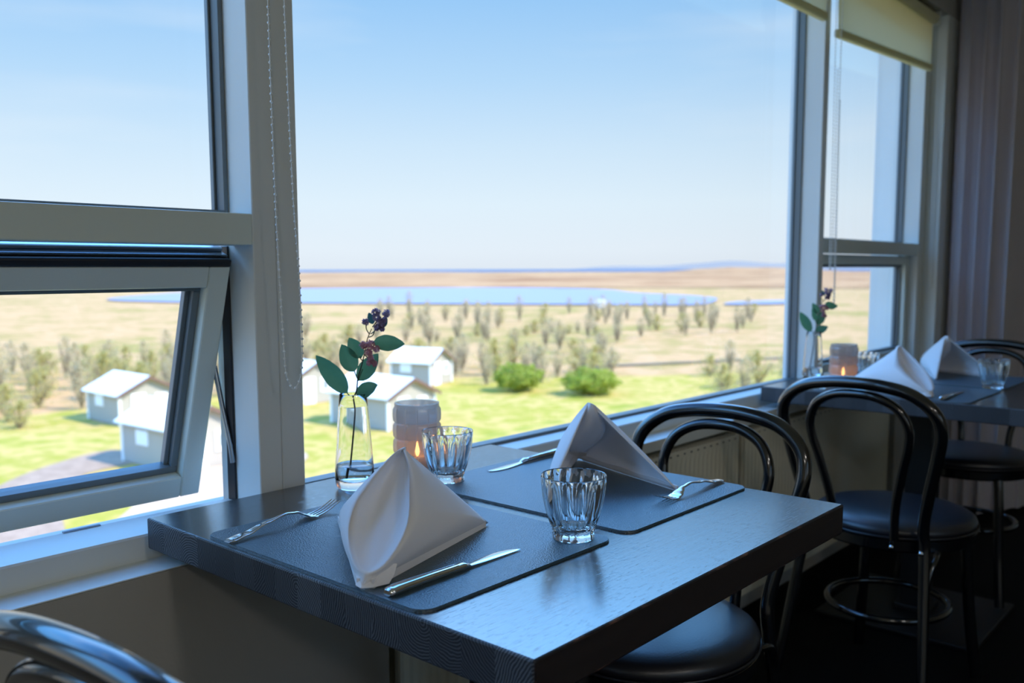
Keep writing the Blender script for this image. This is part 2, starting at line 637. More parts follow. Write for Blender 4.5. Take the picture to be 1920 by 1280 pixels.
# sill board and raised frame step
quad_box('trim_1', [((1.055, 1.232, 0.655), (4.245, 1.302, 0.683)), ((-2.45, 1.235, 0.6807), (1.0548, 1.302, 0.683))], M['white_paint'],
         'white painted lower sill board along the windows', 'window sill', bev=0.001)
quad_box('trim_2', [((-2.45, YP, 0.655), (4.245, 1.405, 0.722))], M['white_paint'],
         'white raised bottom rail of the window band', 'window frame', bev=0.003)
quad_box('trim_3', [((-2.45, YP, 2.14), (4.245, 1.42, 2.2))], M['white_paint'],
         'white head rail of the window band', 'window frame', bev=0.003)


def post(name, x0, x1, label):
    bm = bmesh.new()
    xm = x0+(x1-x0)*0.49
    if x1-x0 > 0.07:      # two boards with a visible joint
        add_box(bm, (x0, YP, 0.70), (xm-0.0008, 1.42, 2.16), 0.0015, 1)
        add_box(bm, (xm+0.0008, YP+0.0015, 0.70), (x1, 1.42, 2.16), 0.0015, 1)
    else:
        add_box(bm, (x0, YP, 0.70), (x1, 1.42, 2.16), 0.0015, 1)
    return struct(from_bm(name, bm, M['white_paint']), label, 'window post')


post('trim_4', 0.838, 0.929, 'wide white post between the open window and the big pane')
post('trim_5', 3.10, 3.142, 'white post between the big pane and the far window')
post('trim_6', 4.17, 4.245, 'white end post beside the curtain')
post('trim_7', -0.28, -0.19, 'white post left of the open window')
struct(box('trim_10', (4.2455, YI, 0.655), (4.40, 1.50, 2.2), M['white_paint'], bev=0.002), 'white pier where the curtain begins', 'wall')
# white outer reveal of the facade beyond the last window
quad_box('trim_8', [((4.172, 1.42, 0.60), (4.40, 1.505, 2.3))], M['white_paint'], 'white outer facade fin beside the far window', 'facade')
quad_box('trim_9', [((XL-.15, 1.42, 0.62), (4.172, 1.50, 0.70))], M['alu'], 'metal drip sill outside the windows', 'facade')


def bead_frame(name, x0, x1, z0, z1, parent, y0=1.368, y1=1.402, w=0.008, mat=None):
    bm = bmesh.new()
    mt = mat or M['gasket']
    for a, b in (((x0, y0, z0), (x0+w, y1, z1)), ((x1-w, y0, z0), (x1, y1, z1)),
                 ((x0+w, y0, z0), (x1-w, y1, z0+w)), ((x0+w, y0, z1-w), (x1-w, y1, z1))):
        add_box(bm, a, b, 0.0015, 1)
    # raised rubber lip towards the glass
    for a, b in (((x0+w, y1-.010, z0+w), (x0+w+.005, y1, z1-w)), ((x1-w-.005, y1-.010, z0+w), (x1-w, y1, z1-w))):
        add_box(bm, a, b, 0.001, 1)
    return from_bm(name, bm, mt, parent)


def pane(name, x0, x1, z0, z1, parent, y=1.392):
    bm = bmesh.new()
    add_box(bm, (x0, y, z0), (x1, y+0.002, z1), 0)
    # a pane is drawn as one thin sheet
    bm.free()
    return mk(name, [(x0, y, z0), (x1, y, z0), (x1, y, z1), (x0, y, z1)], [(0, 1, 2, 3)], M['pane'], parent)


def window_root(name, label):
    o = bpy.data.objects.new(name, None)
    link(o)
    return struct(o, label, 'window')


def transom(x0, x1, parent, z0=1.160, z1=1.211):
    bm = bmesh.new()
    add_box(bm, (x0, YP+0.001, z0), (x1, 1.36, z1), 0.002, 2)
    return from_bm('transom', bm, M['sash_paint'], parent)


def stile_mesh(name, parent, mtx=None, x0=-0.19, x1=0.823, L=0.424, mat=None):
    """opening sash in its own plane: x across, y = thickness outward (0..0.045), z down from hinge"""
    bm = bmesh.new()
    T = 0.045
    topw, botw, sw = 0.036, 0.040, 0.037
    add_box(bm, (x0, 0, -topw), (x1-sw, T, 0), 0.002, 1)
    add_box(bm, (x0, 0, -L), (x1-sw, T, -L+botw), 0.002, 1)
    add_box(bm, (x1-sw+.0004, 0, -L), (x1, T, 0), 0.002, 1)
    add_box(bm, (x0-sw, 0, -L), (x0-.0004, T, 0), 0.002, 1)
    o = from_bm(name, bm, mat or M['sash_paint'], parent)
    if mtx: o.matrix_local = mtx
    bm = bmesh.new()
    w = 0.012
    a0, a1 = x0, x1-sw
    z0, z1 = -L+botw, -topw
    add_box(bm, (a0, 0.020, z0), (a1, T, z0+w), 0.001, 1)
    add_box(bm, (a0, 0.020, z1-w), (a1, T, z1), 0.001, 1)
    add_box(bm, (a1-w, 0.020, z0+w), (a1, T, z1-w), 0.001, 1)
    add_box(bm, (a1-w-.008, 0.032, z0+w), (a1-w, T, z1-w), 0.001, 1)
    add_box(bm, (a0, 0.020, z0+w), (a0+w, T, z1-w), 0.001, 1)
    g = from_bm('glazing_bead', bm, M['gasket'], parent)
    if mtx: g.matrix_local = mtx
    # rubber seal around the outside
    bm = bmesh.new()
    add_box(bm, (x0-sw-.004, T-.012, -L-.006), (x1+.004, T+.004, -L), 0.001, 1)
    add_box(bm, (x1, T-.012, -L), (x1+.005, T+.004, .006), 0.001, 1)
    s = from_bm('rubber_seal', bm, M['rubber'], parent)
    if mtx: s.matrix_local = mtx
    y = T*0.75
    pn = mk('pane', [(a0, y, z0), (a1, y, z0), (a1, y, z1), (a0, y, z1)], [(0, 1, 2, 3)], M['pane'], parent)
    if mtx: pn.matrix_local = mtx
    return o


# window 1: fixed light above, top-hung sash pushed open below
w1 = window_root('window_1', 'left window with its lower sash pushed open outward')
transom(-0.19, 0.838, w1)
bead_frame('upper_bead', -0.19, 0.838, 1.211, 2.14, w1)
pane('upper_pane', -0.185, 0.832, 1.215, 2.136, w1)
bm = bmesh.new()
add_box(bm, (0.834, 1.372, 0.722), (0.838, 1.396, 1.16), 0.001, 1)
add_box(bm, (-0.19, 1.366, 0.722), (-0.181, 1.402, 1.16), 0.001, 1)
from_bm('side_seal', bm, M['rubber'], w1)
th = math.atan2(0.130, 0.404)
mt = Matrix.Translation((0, 1.345, 1.125)) @ Matrix.Rotation(th, 4, 'X')
sash = bpy.data.objects.new('opening_sash', None)
link(sash, w1)
sash.location = (0, 0, 0)
stile_mesh('sash_frame', sash, mt, x0=-0.145)
bm = bmesh.new()      # profiled top edge of the sash: dark seal, aluminium nose
add_box(bm, (-0.18, -0.002, 0.0), (0.823, 0.047, 0.013), 0.003, 2)
o = from_bm('top_seal', bm, M['rubber'], sash); o.matrix_local = mt
bm = bmesh.new()
add_box(bm, (-0.18, 0.012, 0.013), (0.823, 0.05, 0.017), 0.0015, 1)
add_box(bm, (-0.18, 0.030, 0.017), (0.823, 0.052, 0.024), 0.0015, 1)
o = from_bm('top_profile', bm, M['alu'], sash); o.matrix_local = mt
tube('stay_arm', [(0.826, 1.412, 0.955), (0.829, 1.395, 0.88), (0.831, 1.378, 0.82), (0.832, 1.374, 0.79)], 0.0045, M['alu'], sash, seg=8)
box('catch_plate', (0.555, 1.398, 0.7215), (0.612, 1.404, 0.7245), M['alu'], w1, bev=0.0008)

# window 2: the big fixed pane
w2 = window_root('window_2', 'large fixed window pane behind the near table')
bead_frame('bead', 0.929, 3.10, 0.722, 2.14, w2, w=0.007)
pane('pane', 0.934, 3.095, 0.727, 2.136, w2)

# window 3: far window, closed lower sash
w3 = window_root('window_3', 'narrow far window with closed lower sash')
transom(3.142, 4.17, w3, 1.175, 1.226)
bead_frame('upper_bead', 3.142, 4.17, 1.226, 2.14, w3)
pane('upper_pane', 3.147, 4.165, 1.23, 2.136, w3)
s3 = bpy.data.objects.new('closed_sash', None)
link(s3, w3)
stile_mesh('sash_frame', s3, Matrix.Translation((0, 1.335, 1.172)), x0=3.185, x1=4.16, L=0.446)

# window 4: fixed window further left, outside the frame, lights the room like its neighbours
w4 = window_root('window_4', 'fixed window left of the frame')
bead_frame('bead', -2.45, -0.28, 0.722, 2.14, w4)
pane('pane', -2.445, -0.285, 0.727, 2.136, w4)
w5 = window_root('fill_windows', 'two unseen windows added in the back wall for fill light')  # added panes behind the camera, there only to brighten the room
pane('pane', -2.1, -0.7, 0.9, 2.2, w5, y=YB-.08)
pane('pane', 0.3, 1.7, 0.9, 2.2, w5, y=YB-.08)


# ------------------------------------------------------------------ unseen ceiling lamps, added as fill light for the room
M['opal'] = mat_emit('fill_lamp_shade', (1.0, 0.86, 0.70), 3.0)


def fill_lamp(loc, watts, label):
    r = thing('fill_lamp', label, 'lamp', loc, 0, 'added fill lamps behind the camera')
    v, f = lathe_geo([(0.02, 0.0), (0.10, -0.002), (0.185, -0.02), (0.20, -0.045), (0.20, -0.06), (0.02, -0.06)], 40)
    mk('shade', v, f, M['opal'], r, smooth=True, angle=40)
    v, f = lathe_geo([(0.02, 0.0), (0.21, 0.0), (0.215, -0.012), (0.205, -0.02), (0.02, -0.02)], 40)
    mk('ceiling_plate', v, f, M['steel'], r, smooth=True, angle=40)
    d = bpy.data.lights.new('fill_light', 'AREA')
    d.shape = 'DISK'
    d.size = 0.38
    d.energy = watts
    d.color = (1.0, 0.95, 0.90)
    o = bpy.data.objects.new('fill_light', d)
    o.location = (0, 0, -0.065)
    link(o, r)


for lx, ly in ((-1.3, -1.7), (0.5, -2.0)):
    fill_lamp((lx, ly, ZC), 12.0, 'added round fill lamp, unseen behind the camera')


# ------------------------------------------------------------------ radiators
def radiator(x0, x1, label):
    r = thing('radiator', label, 'radiator', ((x0+x1)/2, 1.30, 0.0), group=None)
    W2 = (x1-x0)/2
    # front panel with fine pressed ribs
    n = int((x1-x0)/0.012)
    V, Fc = [], []
    z0, z1 = 0.12, 0.632
    prof = []
    for i in range(n+1):
        x = -W2+(x1-x0)*i/n
        prof.append((x, -0.052 + (0.0022 if i % 2 else 0.0)))
    zs = [z0, z0+0.03, z1-0.045, z1-0.02, z1]
    for zi, z in enumerate(zs):
        for x, y in prof:
            yy = y if 1 <= zi <= 2 else -0.052
            V.append((x, yy, z))
    m_ = len(prof)
    for a in range(len(zs)-1):
        for i in range(m_-1):
            Fc.append((a*m_+i, a*m_+i+1, (a+1)*m_+i+1, (a+1)*m_+i))
    nrib = len(Fc)
    for i in range(int((x1-x0)/0.036)):
        x = -W2+0.02+0.036*i
        q = len(V)
        V += [(x, -0.0526, z1-0.014), (x+0.010, -0.0526, z1-0.014), (x+0.010, -0.0526, z1-0.010), (x, -0.0526, z1-0.010)]
        Fc.append((q, q+1, q+2, q+3))
    fp = mk('front_panel', V, Fc, [M['radiator'], M['iron']], r)
    for k in range(nrib, len(Fc)):
        fp.data.polygons[k].material_index = 1
    bm = bmesh.new()
    add_box(bm, (-W2, -0.049, z0), (W2, -0.035, z1-.002), 0.002, 1)
    add_box(bm, (-W2, 0.01, z0), (W2, 0.025, z1-.002), 0.002, 1)
    from_bm('water_channels', bm, M['radiator'], r)
    bm = bmesh.new()
    add_box(bm, (-W2, -0.052, z1-.002), (-W2+0.012, 0.03, z1+0.003), 0.001, 1)
    add_box(bm, (W2-.012, -0.052, z1-.002), (W2, 0.03, z1+0.003), 0.001, 1)
    for i in range(int((x1-x0)/0.02)):
        x = -W2+0.012+0.02*i
        if x < W2-.02:
            add_box(bm, (x, -0.045, z1-.001), (x+0.006, 0.028, z1+0.002), 0)
    from_bm('top_grille', bm, M['radiator'], r)
    for s in (-1, 1):
        box('bracket', (s*W2*0.7-0.012, 0.02, z0+.02), (s*W2*0.7+0.012, 0.0449, z1-.05), M['radiator'], r)
    return r


radiator(1.094, 2.44, 'cream ribbed radiator in the recess behind the near table')
radiator(2.475, 3.74, 'cream ribbed radiator in the recess under the far table')


# ------------------------------------------------------------------ blinds and curtain
def pull_chain(pts, parent, loc0, name='pull_chain', spacing=0.012, r=0.0027):
    P = catmull([Vector(p)-Vector(loc0) for p in pts], 14)
    parts = [tube_geo(P, 0.0009, 5)]
    acc = 0.0
    # beads
    ico = bmesh.new()
    bmesh.ops.create_icosphere(ico, subdivisions=1, radius=r)
    iv = [v.co.copy() for v in ico.verts]
    fi = [tuple(v.index for v in f.verts) for f in ico.faces]
    ico.free()
    last = P[0]
    for i in range(1, len(P)):
        seg = (P[i]-last)
        while seg.length >= spacing-acc and seg.length > 1e-9:
            last = last + seg.normalized()*(spacing-acc)
            acc = 0.0
            seg = P[i]-last
            parts.append(([v+last for v in iv], fi))
        acc += seg.length
        last = P[i]
    v, f = join_geo(parts)
    return mk(name, v, f, M['plastic_chain'], parent, smooth=True)


def blind(x0, x1, zb0, zb1, label, chains):
    base = (x0, 1.27, 2.17)
    r = thing('roller_blind', label, 'roller blind', base)
    # fabric, slightly wavy, hanging from the roller
    V, Fc = [], []
    nx, nz_ = 40, 10
    for j in range(nz_+1):
        for i in range(nx+1):
            u = i/nx
            zb = zb0+(zb1-zb0)*u
            z = 2.15+(zb-2.15)*j/nz_
            y = 1.278 + 0.002*math.sin(u*9+j*0.4)
            V.append((u*(x1-x0), y-1.27, z-2.17))
    for j in range(nz_):
        for i in range(nx):
            a = j*(nx+1)+i
            Fc.append((a, a+1, a+nx+2, a+nx+1))
    mk('fabric', V, Fc, M['blind'], r, smooth=True)
    tube('roller', [(0, 0, 0), (x1-x0, 0, 0)], 0.020, M['blind'], r, seg=20)
    bm = bmesh.new()
    L = math.hypot(x1-x0, zb1-zb0)
    ang = math.atan2(zb1-zb0, x1-x0)
    add_box(bm, (0, -0.010, -0.014), (L, 0.014, 0.014), 0.006, 3,
            Matrix.Translation((0, 0.008, zb0-2.17+.006)) @ Matrix.Rotation(-ang, 4, 'Y'))
    from_bm('bottom_bar', bm, M['blind'], r)
    box('bracket', (-0.012, -0.022, -0.025), (-0.003, 0.025, 0.029), M['white_paint'], r)
    box('bracket', (x1-x0+0.003, -0.022, -0.025), (x1-x0+.012, 0.025, 0.029), M['white_paint'], r)
    for c in chains:
        pull_chain(c, r, base)
    return r


ch = [(0.872, 1.255, 2.17), (0.8765, 1.25, 1.544), (0.883, 1.25, 1.25), (0.890, 1.25, 1.125), (0.893, 1.25, 1.002), (0.8895, 1.25, 0.949),
      (0.881, 1.25, 0.930), (0.8725, 1.25, 0.925), (0.863, 1.25, 0.942), (0.859, 1.25, 0.96), (0.854, 1.25, 1.073), (0.849, 1.25, 1.235), (0.846, 1.25, 1.538), (0.845, 1.255, 2.17)]
blind(0.90, 3.045, 1.930, 1.950, 'cream roller blind raised at the top of the big pane', [ch,
      [(3.085, 1.26, 2.15), (3.095, 1.26, 1.6), (3.105, 1.262, 1.22), (3.115, 1.265, 1.12), (3.125, 1.262, 1.2), (3.12, 1.262, 1.8)]])
blind(3.15, 4.155, 1.918, 1.962, 'cream roller blind half lowered in the far window', [
      [(3.135, 1.258, 2.15), (3.138, 1.26, 1.6), (3.147, 1.26, 1.05), (3.155, 1.262, 1.0), (3.162, 1.262, 1.06), (3.150, 1.262, 1.7)],
      [(4.20, 1.262, 2.15), (4.205, 1.262, 1.4), (4.21, 1.262, 1.10), (4.225, 1.262, 1.05), (4.235, 1.262, 1.10), (4.232, 1.262, 1.7)]])

# curtain: hangs across the end of the room from the window post inward
cu = thing('curtain', 'dark mauve pleated curtain hanging beside the far window', 'curtain', (4.42, 1.1, 0.0))
V, Fc = [], []
NS, NZ = 150, 24
for j in range(NZ+1):
    z = 0.03 + (2.44-0.03)*j/NZ
    for i in range(NS+1):
        s = i/NS
        y = 1.205 - 0.30*s
        fold = math.sin(s*2*PI*5.2 + 0.25*math.sin(z*2.3)) + 0.3*math.sin(s*2*PI*11+1)
        x = 4.318 + 0.026*fold + 0.05*s + 0.34*max(0, (s-0.62)/0.38)**1.3
        V.append((x-4.42, y-1.1+0.006*math.cos(s*2*PI*5.2), z))
for j in range(NZ):
    for i in range(NS):
        a = j*(NS+1)+i
        Fc.append((a, a+1, a+NS+2, a+NS+1))
mk('fabric', V, Fc, M['curtain'], cu, smooth=True)
tube('curtain_rail', [(-0.02, 0.15, 2.455), (-0.02, -0.25, 2.455)], 0.012, M['iron'], cu)


# ------------------------------------------------------------------ tables
def make_table(loc, label, back=0.38):
    r = thing('dining_table', label, 'table', loc, group=None)
    X2, Y0, Y1 = 0.3805, -0.38, back
    bm = bmesh.new()
    add_box(bm, (-X2, Y0, 0.703), (X2, Y1, 0.75), 0.0028, 2)
    bmesh.ops.recalc_face_normals(bm, faces=bm.faces)
    for f in bm.faces:
        if abs(f.normal.x) > 0.9: f.material_index = 1
        elif abs(f.normal.y) > 0.99 or abs(f.normal.z) > 0.99: f.material_index = 0
        elif abs(f.normal.y) > 0.1: f.material_index = 2
        else: f.material_index = 1
    from_bm('tabletop', bm, [M['boards'], M['end_grain'], M['worn_edge']], r)
    box('pedestal', (-0.04, -0.04, 0.03), (0.04, 0.04, 0.69), M['iron'], r, bev=0.004)
    bm = bmesh.new()
    add_box(bm, (-0.2, -0.03, 0.68), (0.2, 0.03, 0.7029), 0.002, 1)
    add_box(bm, (-0.03, -0.25, 0.68), (0.03, 0.25, 0.7029), 0.002, 1)
    from_bm('top_bracket', bm, M['iron'], r)
    bm = bmesh.new()
    add_box(bm, (-0.24, -0.24, 0.0), (0.24, 0.24, 0.014), 0.004, 2)
    add_box(bm, (-0.055, -0.055, 0.014), (0.055, 0.055, 0.034), 0.004, 2)
    from_bm('foot_plate', bm, M['iron'], r)
    return r


t1 = make_table((1.0135, 0.91, 0), 'dark wooden dining table in the foreground, set for two')
t2 = dup(t1, (3.03, 0.905, 0), 0, 'dark wooden dining table in the background beside the curtain')
ZT = 0.7501


def make_mat(label, loc, rz=0.0):
    """leather placemat, 0.36 x 0.445, rounded corners, a little warped"""
    w, h, rc = 0.18, 0.2225, 0.022
    bm = bmesh.new()
    pts = []
    for cx, cy_, a0 in ((w-rc, h-rc, 0), (-w+rc, h-rc, 90), (-w+rc, -h+rc, 180), (w-rc, -h+rc, 270)):
        for k in range(7):
            a = math.radians(a0+90*k/6)
            pts.append((cx+rc*math.cos(a), cy_+rc*math.sin(a)))
    vs = [bm.verts.new((x, y, 0)) for x, y in pts]
    f = bm.faces.new(vs)
    r = bmesh.ops.extrude_face_region(bm, geom=[f])
    top = [v for v in r['geom'] if isinstance(v, bmesh.types.BMVert)]
    bmesh.ops.translate(bm, vec=(0, 0, 0.0036), verts=top)
    es = [e for e in bm.edges if all(v in top for v in e.verts)]
    bmesh.ops.bevel(bm, geom=es, offset=0.0009, segments=2, affect='EDGES')
    o = from_bm('placemat', bm, M['placemat'], loc=loc)
    o.rotation_euler = (0, 0, rz)
    return tag(o, label, 'placemat', 'placemats')


make_mat('blue-grey leather placemat at the near left edge of the foreground table', (0.8195, 0.9145, ZT))
make_mat('blue-grey leather placemat on the far right half of the foreground table', (1.2125, 0.9135, ZT))
make_mat('dark leather placemat on the near side of the background table', (2.835, 0.90, ZT))
make_mat('dark leather placemat on the curtain side of the background table', (3.225, 0.90, ZT))
ZM = ZT+0.0037


# ------------------------------------------------------------------ cutlery
def loft_geo(sec, seg=14, p=2.0):
    """sec: (x, y, z, halfwidth_y, halfthick_z) superellipse sections along x"""
    V, Fc = [], []
    for (x, y, z, w, h) in sec:
        for k in range(seg):
            a = 2*PI*k/seg
            ca, sa = math.cos(a), math.sin(a)
            V.append(Vector((x, y+math.copysign(abs(ca)**(2/p), ca)*w, z+math.copysign(abs(sa)**(2/p), sa)*h)))
    n = len(sec)
    for i in range(n-1):
        for k in range(seg):
            Fc.append((i*seg+k, i*seg+(k+1) % seg, (i+1)*seg+(k+1) % seg, (i+1)*seg+k))
    Fc.append(tuple(range(seg)))
    Fc.append(tuple((n-1)*seg+k for k in range(seg))[::-1])
    return V, Fc


def interp(tab, x):
    for i in range(len(tab)-1):
        if x <= tab[i+1][0]:
            a, b = tab[i], tab[i+1]
            u = (x-a[0])/(b[0]-a[0])
            u = u*u*(3-2*u)
            return [a[j]+(b[j]-a[j])*u for j in range(1, len(a))]
    return list(tab[-1][1:])


def make_knife(label, loc, rz):
    r = thing('table_knife', label, 'knife', loc, rz, 'table knives')
    sec = []
    tab = [(0, 0.0055, 0.0035), (0.004, 0.0088, 0.0048), (0.02, 0.0085, 0.0052), (0.06, 0.0068, 0.0048), (0.115, 0.0060, 0.0042), (0.122, 0.0066, 0.0044), (0.130, 0.0045, 0.003), (0.134, 0.004, 0.0015)]
    n = 40
    for i in range(n+1):
        x = 0.134*i/n
        w, h = interp(tab, x)
        sec.append((x, 0, h+0.0006, w, h))
    v, f = loft_geo(sec, 16, 2.4)
    mk('handle', v, f, M['steel'], r, smooth=True, angle=50)
    # raised border lines on the handle
    rim = [(0.010, -0.0050, 0.0098), (0.03, -0.0048, 0.0101), (0.07, -0.0036, 0.0096), (0.112, -0.003, 0.0088)]
    parts = [tube_geo(catmull([(x, s*y, z) for x, y, z in rim], 6), 0.0006, 6) for s in (1, -1)]
    v, f = join_geo(parts)
    mk('handle_border', v, f, M['steel'], r, smooth=True)
    sec = []
    for i in range(31):
        u = i/30
        x = 0.130+0.096*u
        top = 0.0045+0.0065*math.sin(min(1, u*1.6)*PI/2)          # spine side bulges
        back = 0.0045-0.0005*u
        endf = math.sqrt(max(0.0, 1-max(0, (u-0.55)/0.45)**2.2))
        hi = top*endf+(-0.0035)*(1-endf)
        lo = -back
        sec.append((x, (hi+lo)/2, 0.0030-0.0012*u, max((hi-lo)/2, 0.0003), 0.0011-0.0006*u))
    v, f = loft_geo(sec, 12, 1.6)
    mk('blade', v, f, M['steel'], r, smooth=True, angle=50)
    return r


def make_fork(label, loc, rz):
    r = thing('table_fork', label, 'fork', loc, rz, 'table forks')
    tab = [(0, 0.0060, 0.0012, 0.0025), (0.005, 0.0098, 0.0016, 0.003), (0.03, 0.0085, 0.0016, 0.0055), (0.07, 0.0052, 0.0017, 0.0125), (0.105, 0.0032, 0.0018, 0.0165), (0.127, 0.0036, 0.0018, 0.0140),
           (0.136, 0.0075, 0.0014, 0.0095), (0.146, 0.0112, 0.0012, 0.0050), (0.158, 0.0122, 0.0011, 0.0024)]
    sec = []
    for i in range(61):
        x = 0.158*i/60
        w, h, z = interp(tab, x)
        sec.append((x, 0, z, w, h))
    v, f = loft_geo(sec, 14, 2.2)
    mk('handle', v, f, M['steel'], r, smooth=True, angle=55)
    parts = []
    for k in range(4):
        y0 = (k-1.5)*0.0063
        s2 = []
        for i in range(13):
            u = i/12
            s2.append((0.156+0.050*u, y0*(1-0.06*u), 0.0024+0.0125*u**1.7, 0.0021*(1-0.55*u), 0.0011*(1-0.3*u)))
        parts.append(loft_geo(s2, 8, 2))
    v, f = join_geo(parts)
    mk('tines', v, f, M['steel'], r, smooth=True, angle=55)
    return r


kn = make_knife('steel table knife lying in front of the near folded napkin', (0.646, 0.757, ZM), 0.0)
kn2 = dup(kn, (1.408, 1.105, ZM), PI+0.03, 'steel table knife behind the right napkin on the foreground table')
fk = make_fork('steel table fork at the left corner of the foreground table', (0.636, 1.072, ZM), 0.14)
fk2 = dup(fk, (1.392, 0.744, ZM), PI, 'steel table fork at the far right placemat of the foreground table')
dup(kn, (2.66, 0.75, ZM), 0.02, 'steel table knife at the room side of the background table')
dup(fk, (2.66, 1.09, ZM), 0.0, 'steel table fork at the window side of the background table')


# ------------------------------------------------------------------ drinking glasses
def make_glass(label, loc, rz=0.0):
    NF = 14
    H = 0.088
    seg = NF*12
    def mod(a, amt):
        u = (a*NF/(2*PI)) % 1.0
        return 1-amt*(abs(math.sin(PI*u)))       # ridges sharp, flutes hollow
    outer = [(0.0272, 0.0), (0.0288, 0.0012), (0.0292, 0.006), (0.0286, 0.0085), (0.0300, 0.014), (0.0335, 0.023), (0.0372, 0.034), (0.0402, 0.046), (0.0424, 0.058), (0.0438, 0.070), (0.0446, 0.081), (0.0450, 0.0865)]
    inner = [(0.0446, 0.0880), (0.0434, 0.0872), (0.0427, 0.080), (0.0414, 0.066), (0.0386, 0.050), (0.0345, 0.034), (0.0290, 0.021), (0.0215, 0.0145), (0.010, 0.0130)]
    prof = outer+inner
    amts = {}
    for i, (r, z) in enumerate(outer):
        amts[i] = 0.0 if z < 0.001 else (0.022 if z < 0.0086 else max(0.0, min(0.072, (z-0.0086)*9))*max(0.0, min(1, (0.0865-z)/0.010)))
    def rf(i, a, r, z):
        return r*mod(a, amts.get(i, 0.0))
    V, Fc = lathe_geo(prof, seg, rf)
    o = mk('drinking_glass', V, Fc, M['glass'], None, smooth=True, loc=loc, angle=28)
    o.rotation_euler = (0, 0, rz)
    return tag(o, label, 'drinking glass', 'fluted drinking glasses')


g1 = make_glass('fluted drinking glass on the front edge of the near placemat', (0.9635, 0.737, ZM))
for loc, rz, lb in (((1.090, 1.110, ZM), 0.2, 'fluted drinking glass behind the near napkin beside the candle holder'),
                    ((3.04, 0.712, ZM), 0.3, 'fluted drinking glass at the room side of the background table'),
                    ((3.02, 1.095, ZM), 0.1, 'fluted drinking glass just right of the lit candle on the background table')):
    c = g1.copy(); COL.objects.link(c); c.location = loc; c.rotation_euler = (0, 0, rz); c['label'] = lb


# ------------------------------------------------------------------ vases with sprigs
def make_vase(label, loc):
    r = thing('glass_vase', label, 'vase', loc)
    outer = [(0.020, 0.0), (0.0270, 0.0010), (0.0305, 0.0045), (0.0325, 0.010), (0.0333, 0.018), (0.0326, 0.035), (0.0303, 0.070), (0.0272, 0.110), (0.0248, 0.140), (0.0232, 0.1615)]
    inner = [(0.0226, 0.1625), (0.0219, 0.1615), (0.0236, 0.140), (0.0260, 0.110), (0.0291, 0.070), (0.0313, 0.038), (0.0312, 0.026), (0.0285, 0.0175), (0.020, 0.0145), (0.008, 0.0135)]
    V, Fc = lathe_geo(outer+inner, 64)
    mk('vessel', V, Fc, M['vase_glass'], r, smooth=True, angle=40)
    wp = [(0.007, 0.0138), (0.0198, 0.0148), (0.0283, 0.0178), (0.03095, 0.0262), (0.0311, 0.036), (0.0308, 0.0415), (0.0300, 0.0412), (0.010, 0.0412)]
    V, Fc = lathe_geo(wp, 64)
    mk('water', V, Fc, M['water'], r, smooth=True, angle=40)
    return r


def leaf_geo(base, tip, width, normal, bend=0.15, cup=0.25, n=12):
    base, tip, normal = Vector(base), Vector(tip), Vector(normal).normalized()
    ax = (tip-base); L = ax.length; ax.normalize()
    side = ax.cross(normal).normalized()
    nrm = side.cross(ax).normalized()
    V, Fc = [], []
    m_ = 6
    for i in range(n+1):
        u = i/n
        w = width*0.5*(math.sin(PI*u**0.85)**0.75)*(1-0.1*u)+0.0004
        c = base+ax*L*u+nrm*(-bend*L*math.sin(PI*u)*0.6)
        for j in range(m_+1):
            s = (j/m_)*2-1
            lift = cup*w*abs(s)**1.2 + 0.0006*math.sin(u*22)*abs(s)
            V.append(c+side*w*s+nrm*lift)
    for i in range(n):
        for j in range(m_):
            a = i*(m_+1)+j
            Fc.append((a, a+1, a+m_+2, a+m_+1))
    return V, Fc


RV = Vector(rt0)           # direction along which the sprig is spread out
FV = Vector((math.sin(YAW), math.cos(YAW), 0))
UV = Vector((0, 0, 1))


def sp3(u, z, d=0.0):
    """sprig coordinates (mm right, mm up, mm back) -> local metres"""
    return RV*u*0.001+UV*z*0.001+FV*d*0.001


def floret_cluster(c, r, n, rg):
    parts = []
    for _ in range(n):
        d = Vector((rg.gauss(0, 1), rg.gauss(0, 1), rg.gauss(0, 1))).normalized()
        p = c+d*r*(0.35+0.65*rg.random())
        for k in range(5):
            a = 2*PI*k/5+rg.random()
            t1_ = d.orthogonal().normalized(); t2_ = d.cross(t1_)
            dr = (t1_*math.cos(a)+t2_*math.sin(a))
            sd = d.cross(dr)
            L = 0.0030*(0.8+0.5*rg.random())
            parts.append(([p, p+dr*L*0.6+sd*L*0.35+d*L*0.3, p+dr*L+d*L*0.55, p+dr*L*0.6-sd*L*0.35+d*L*0.3], [(0, 1, 2, 3)]))
    return parts


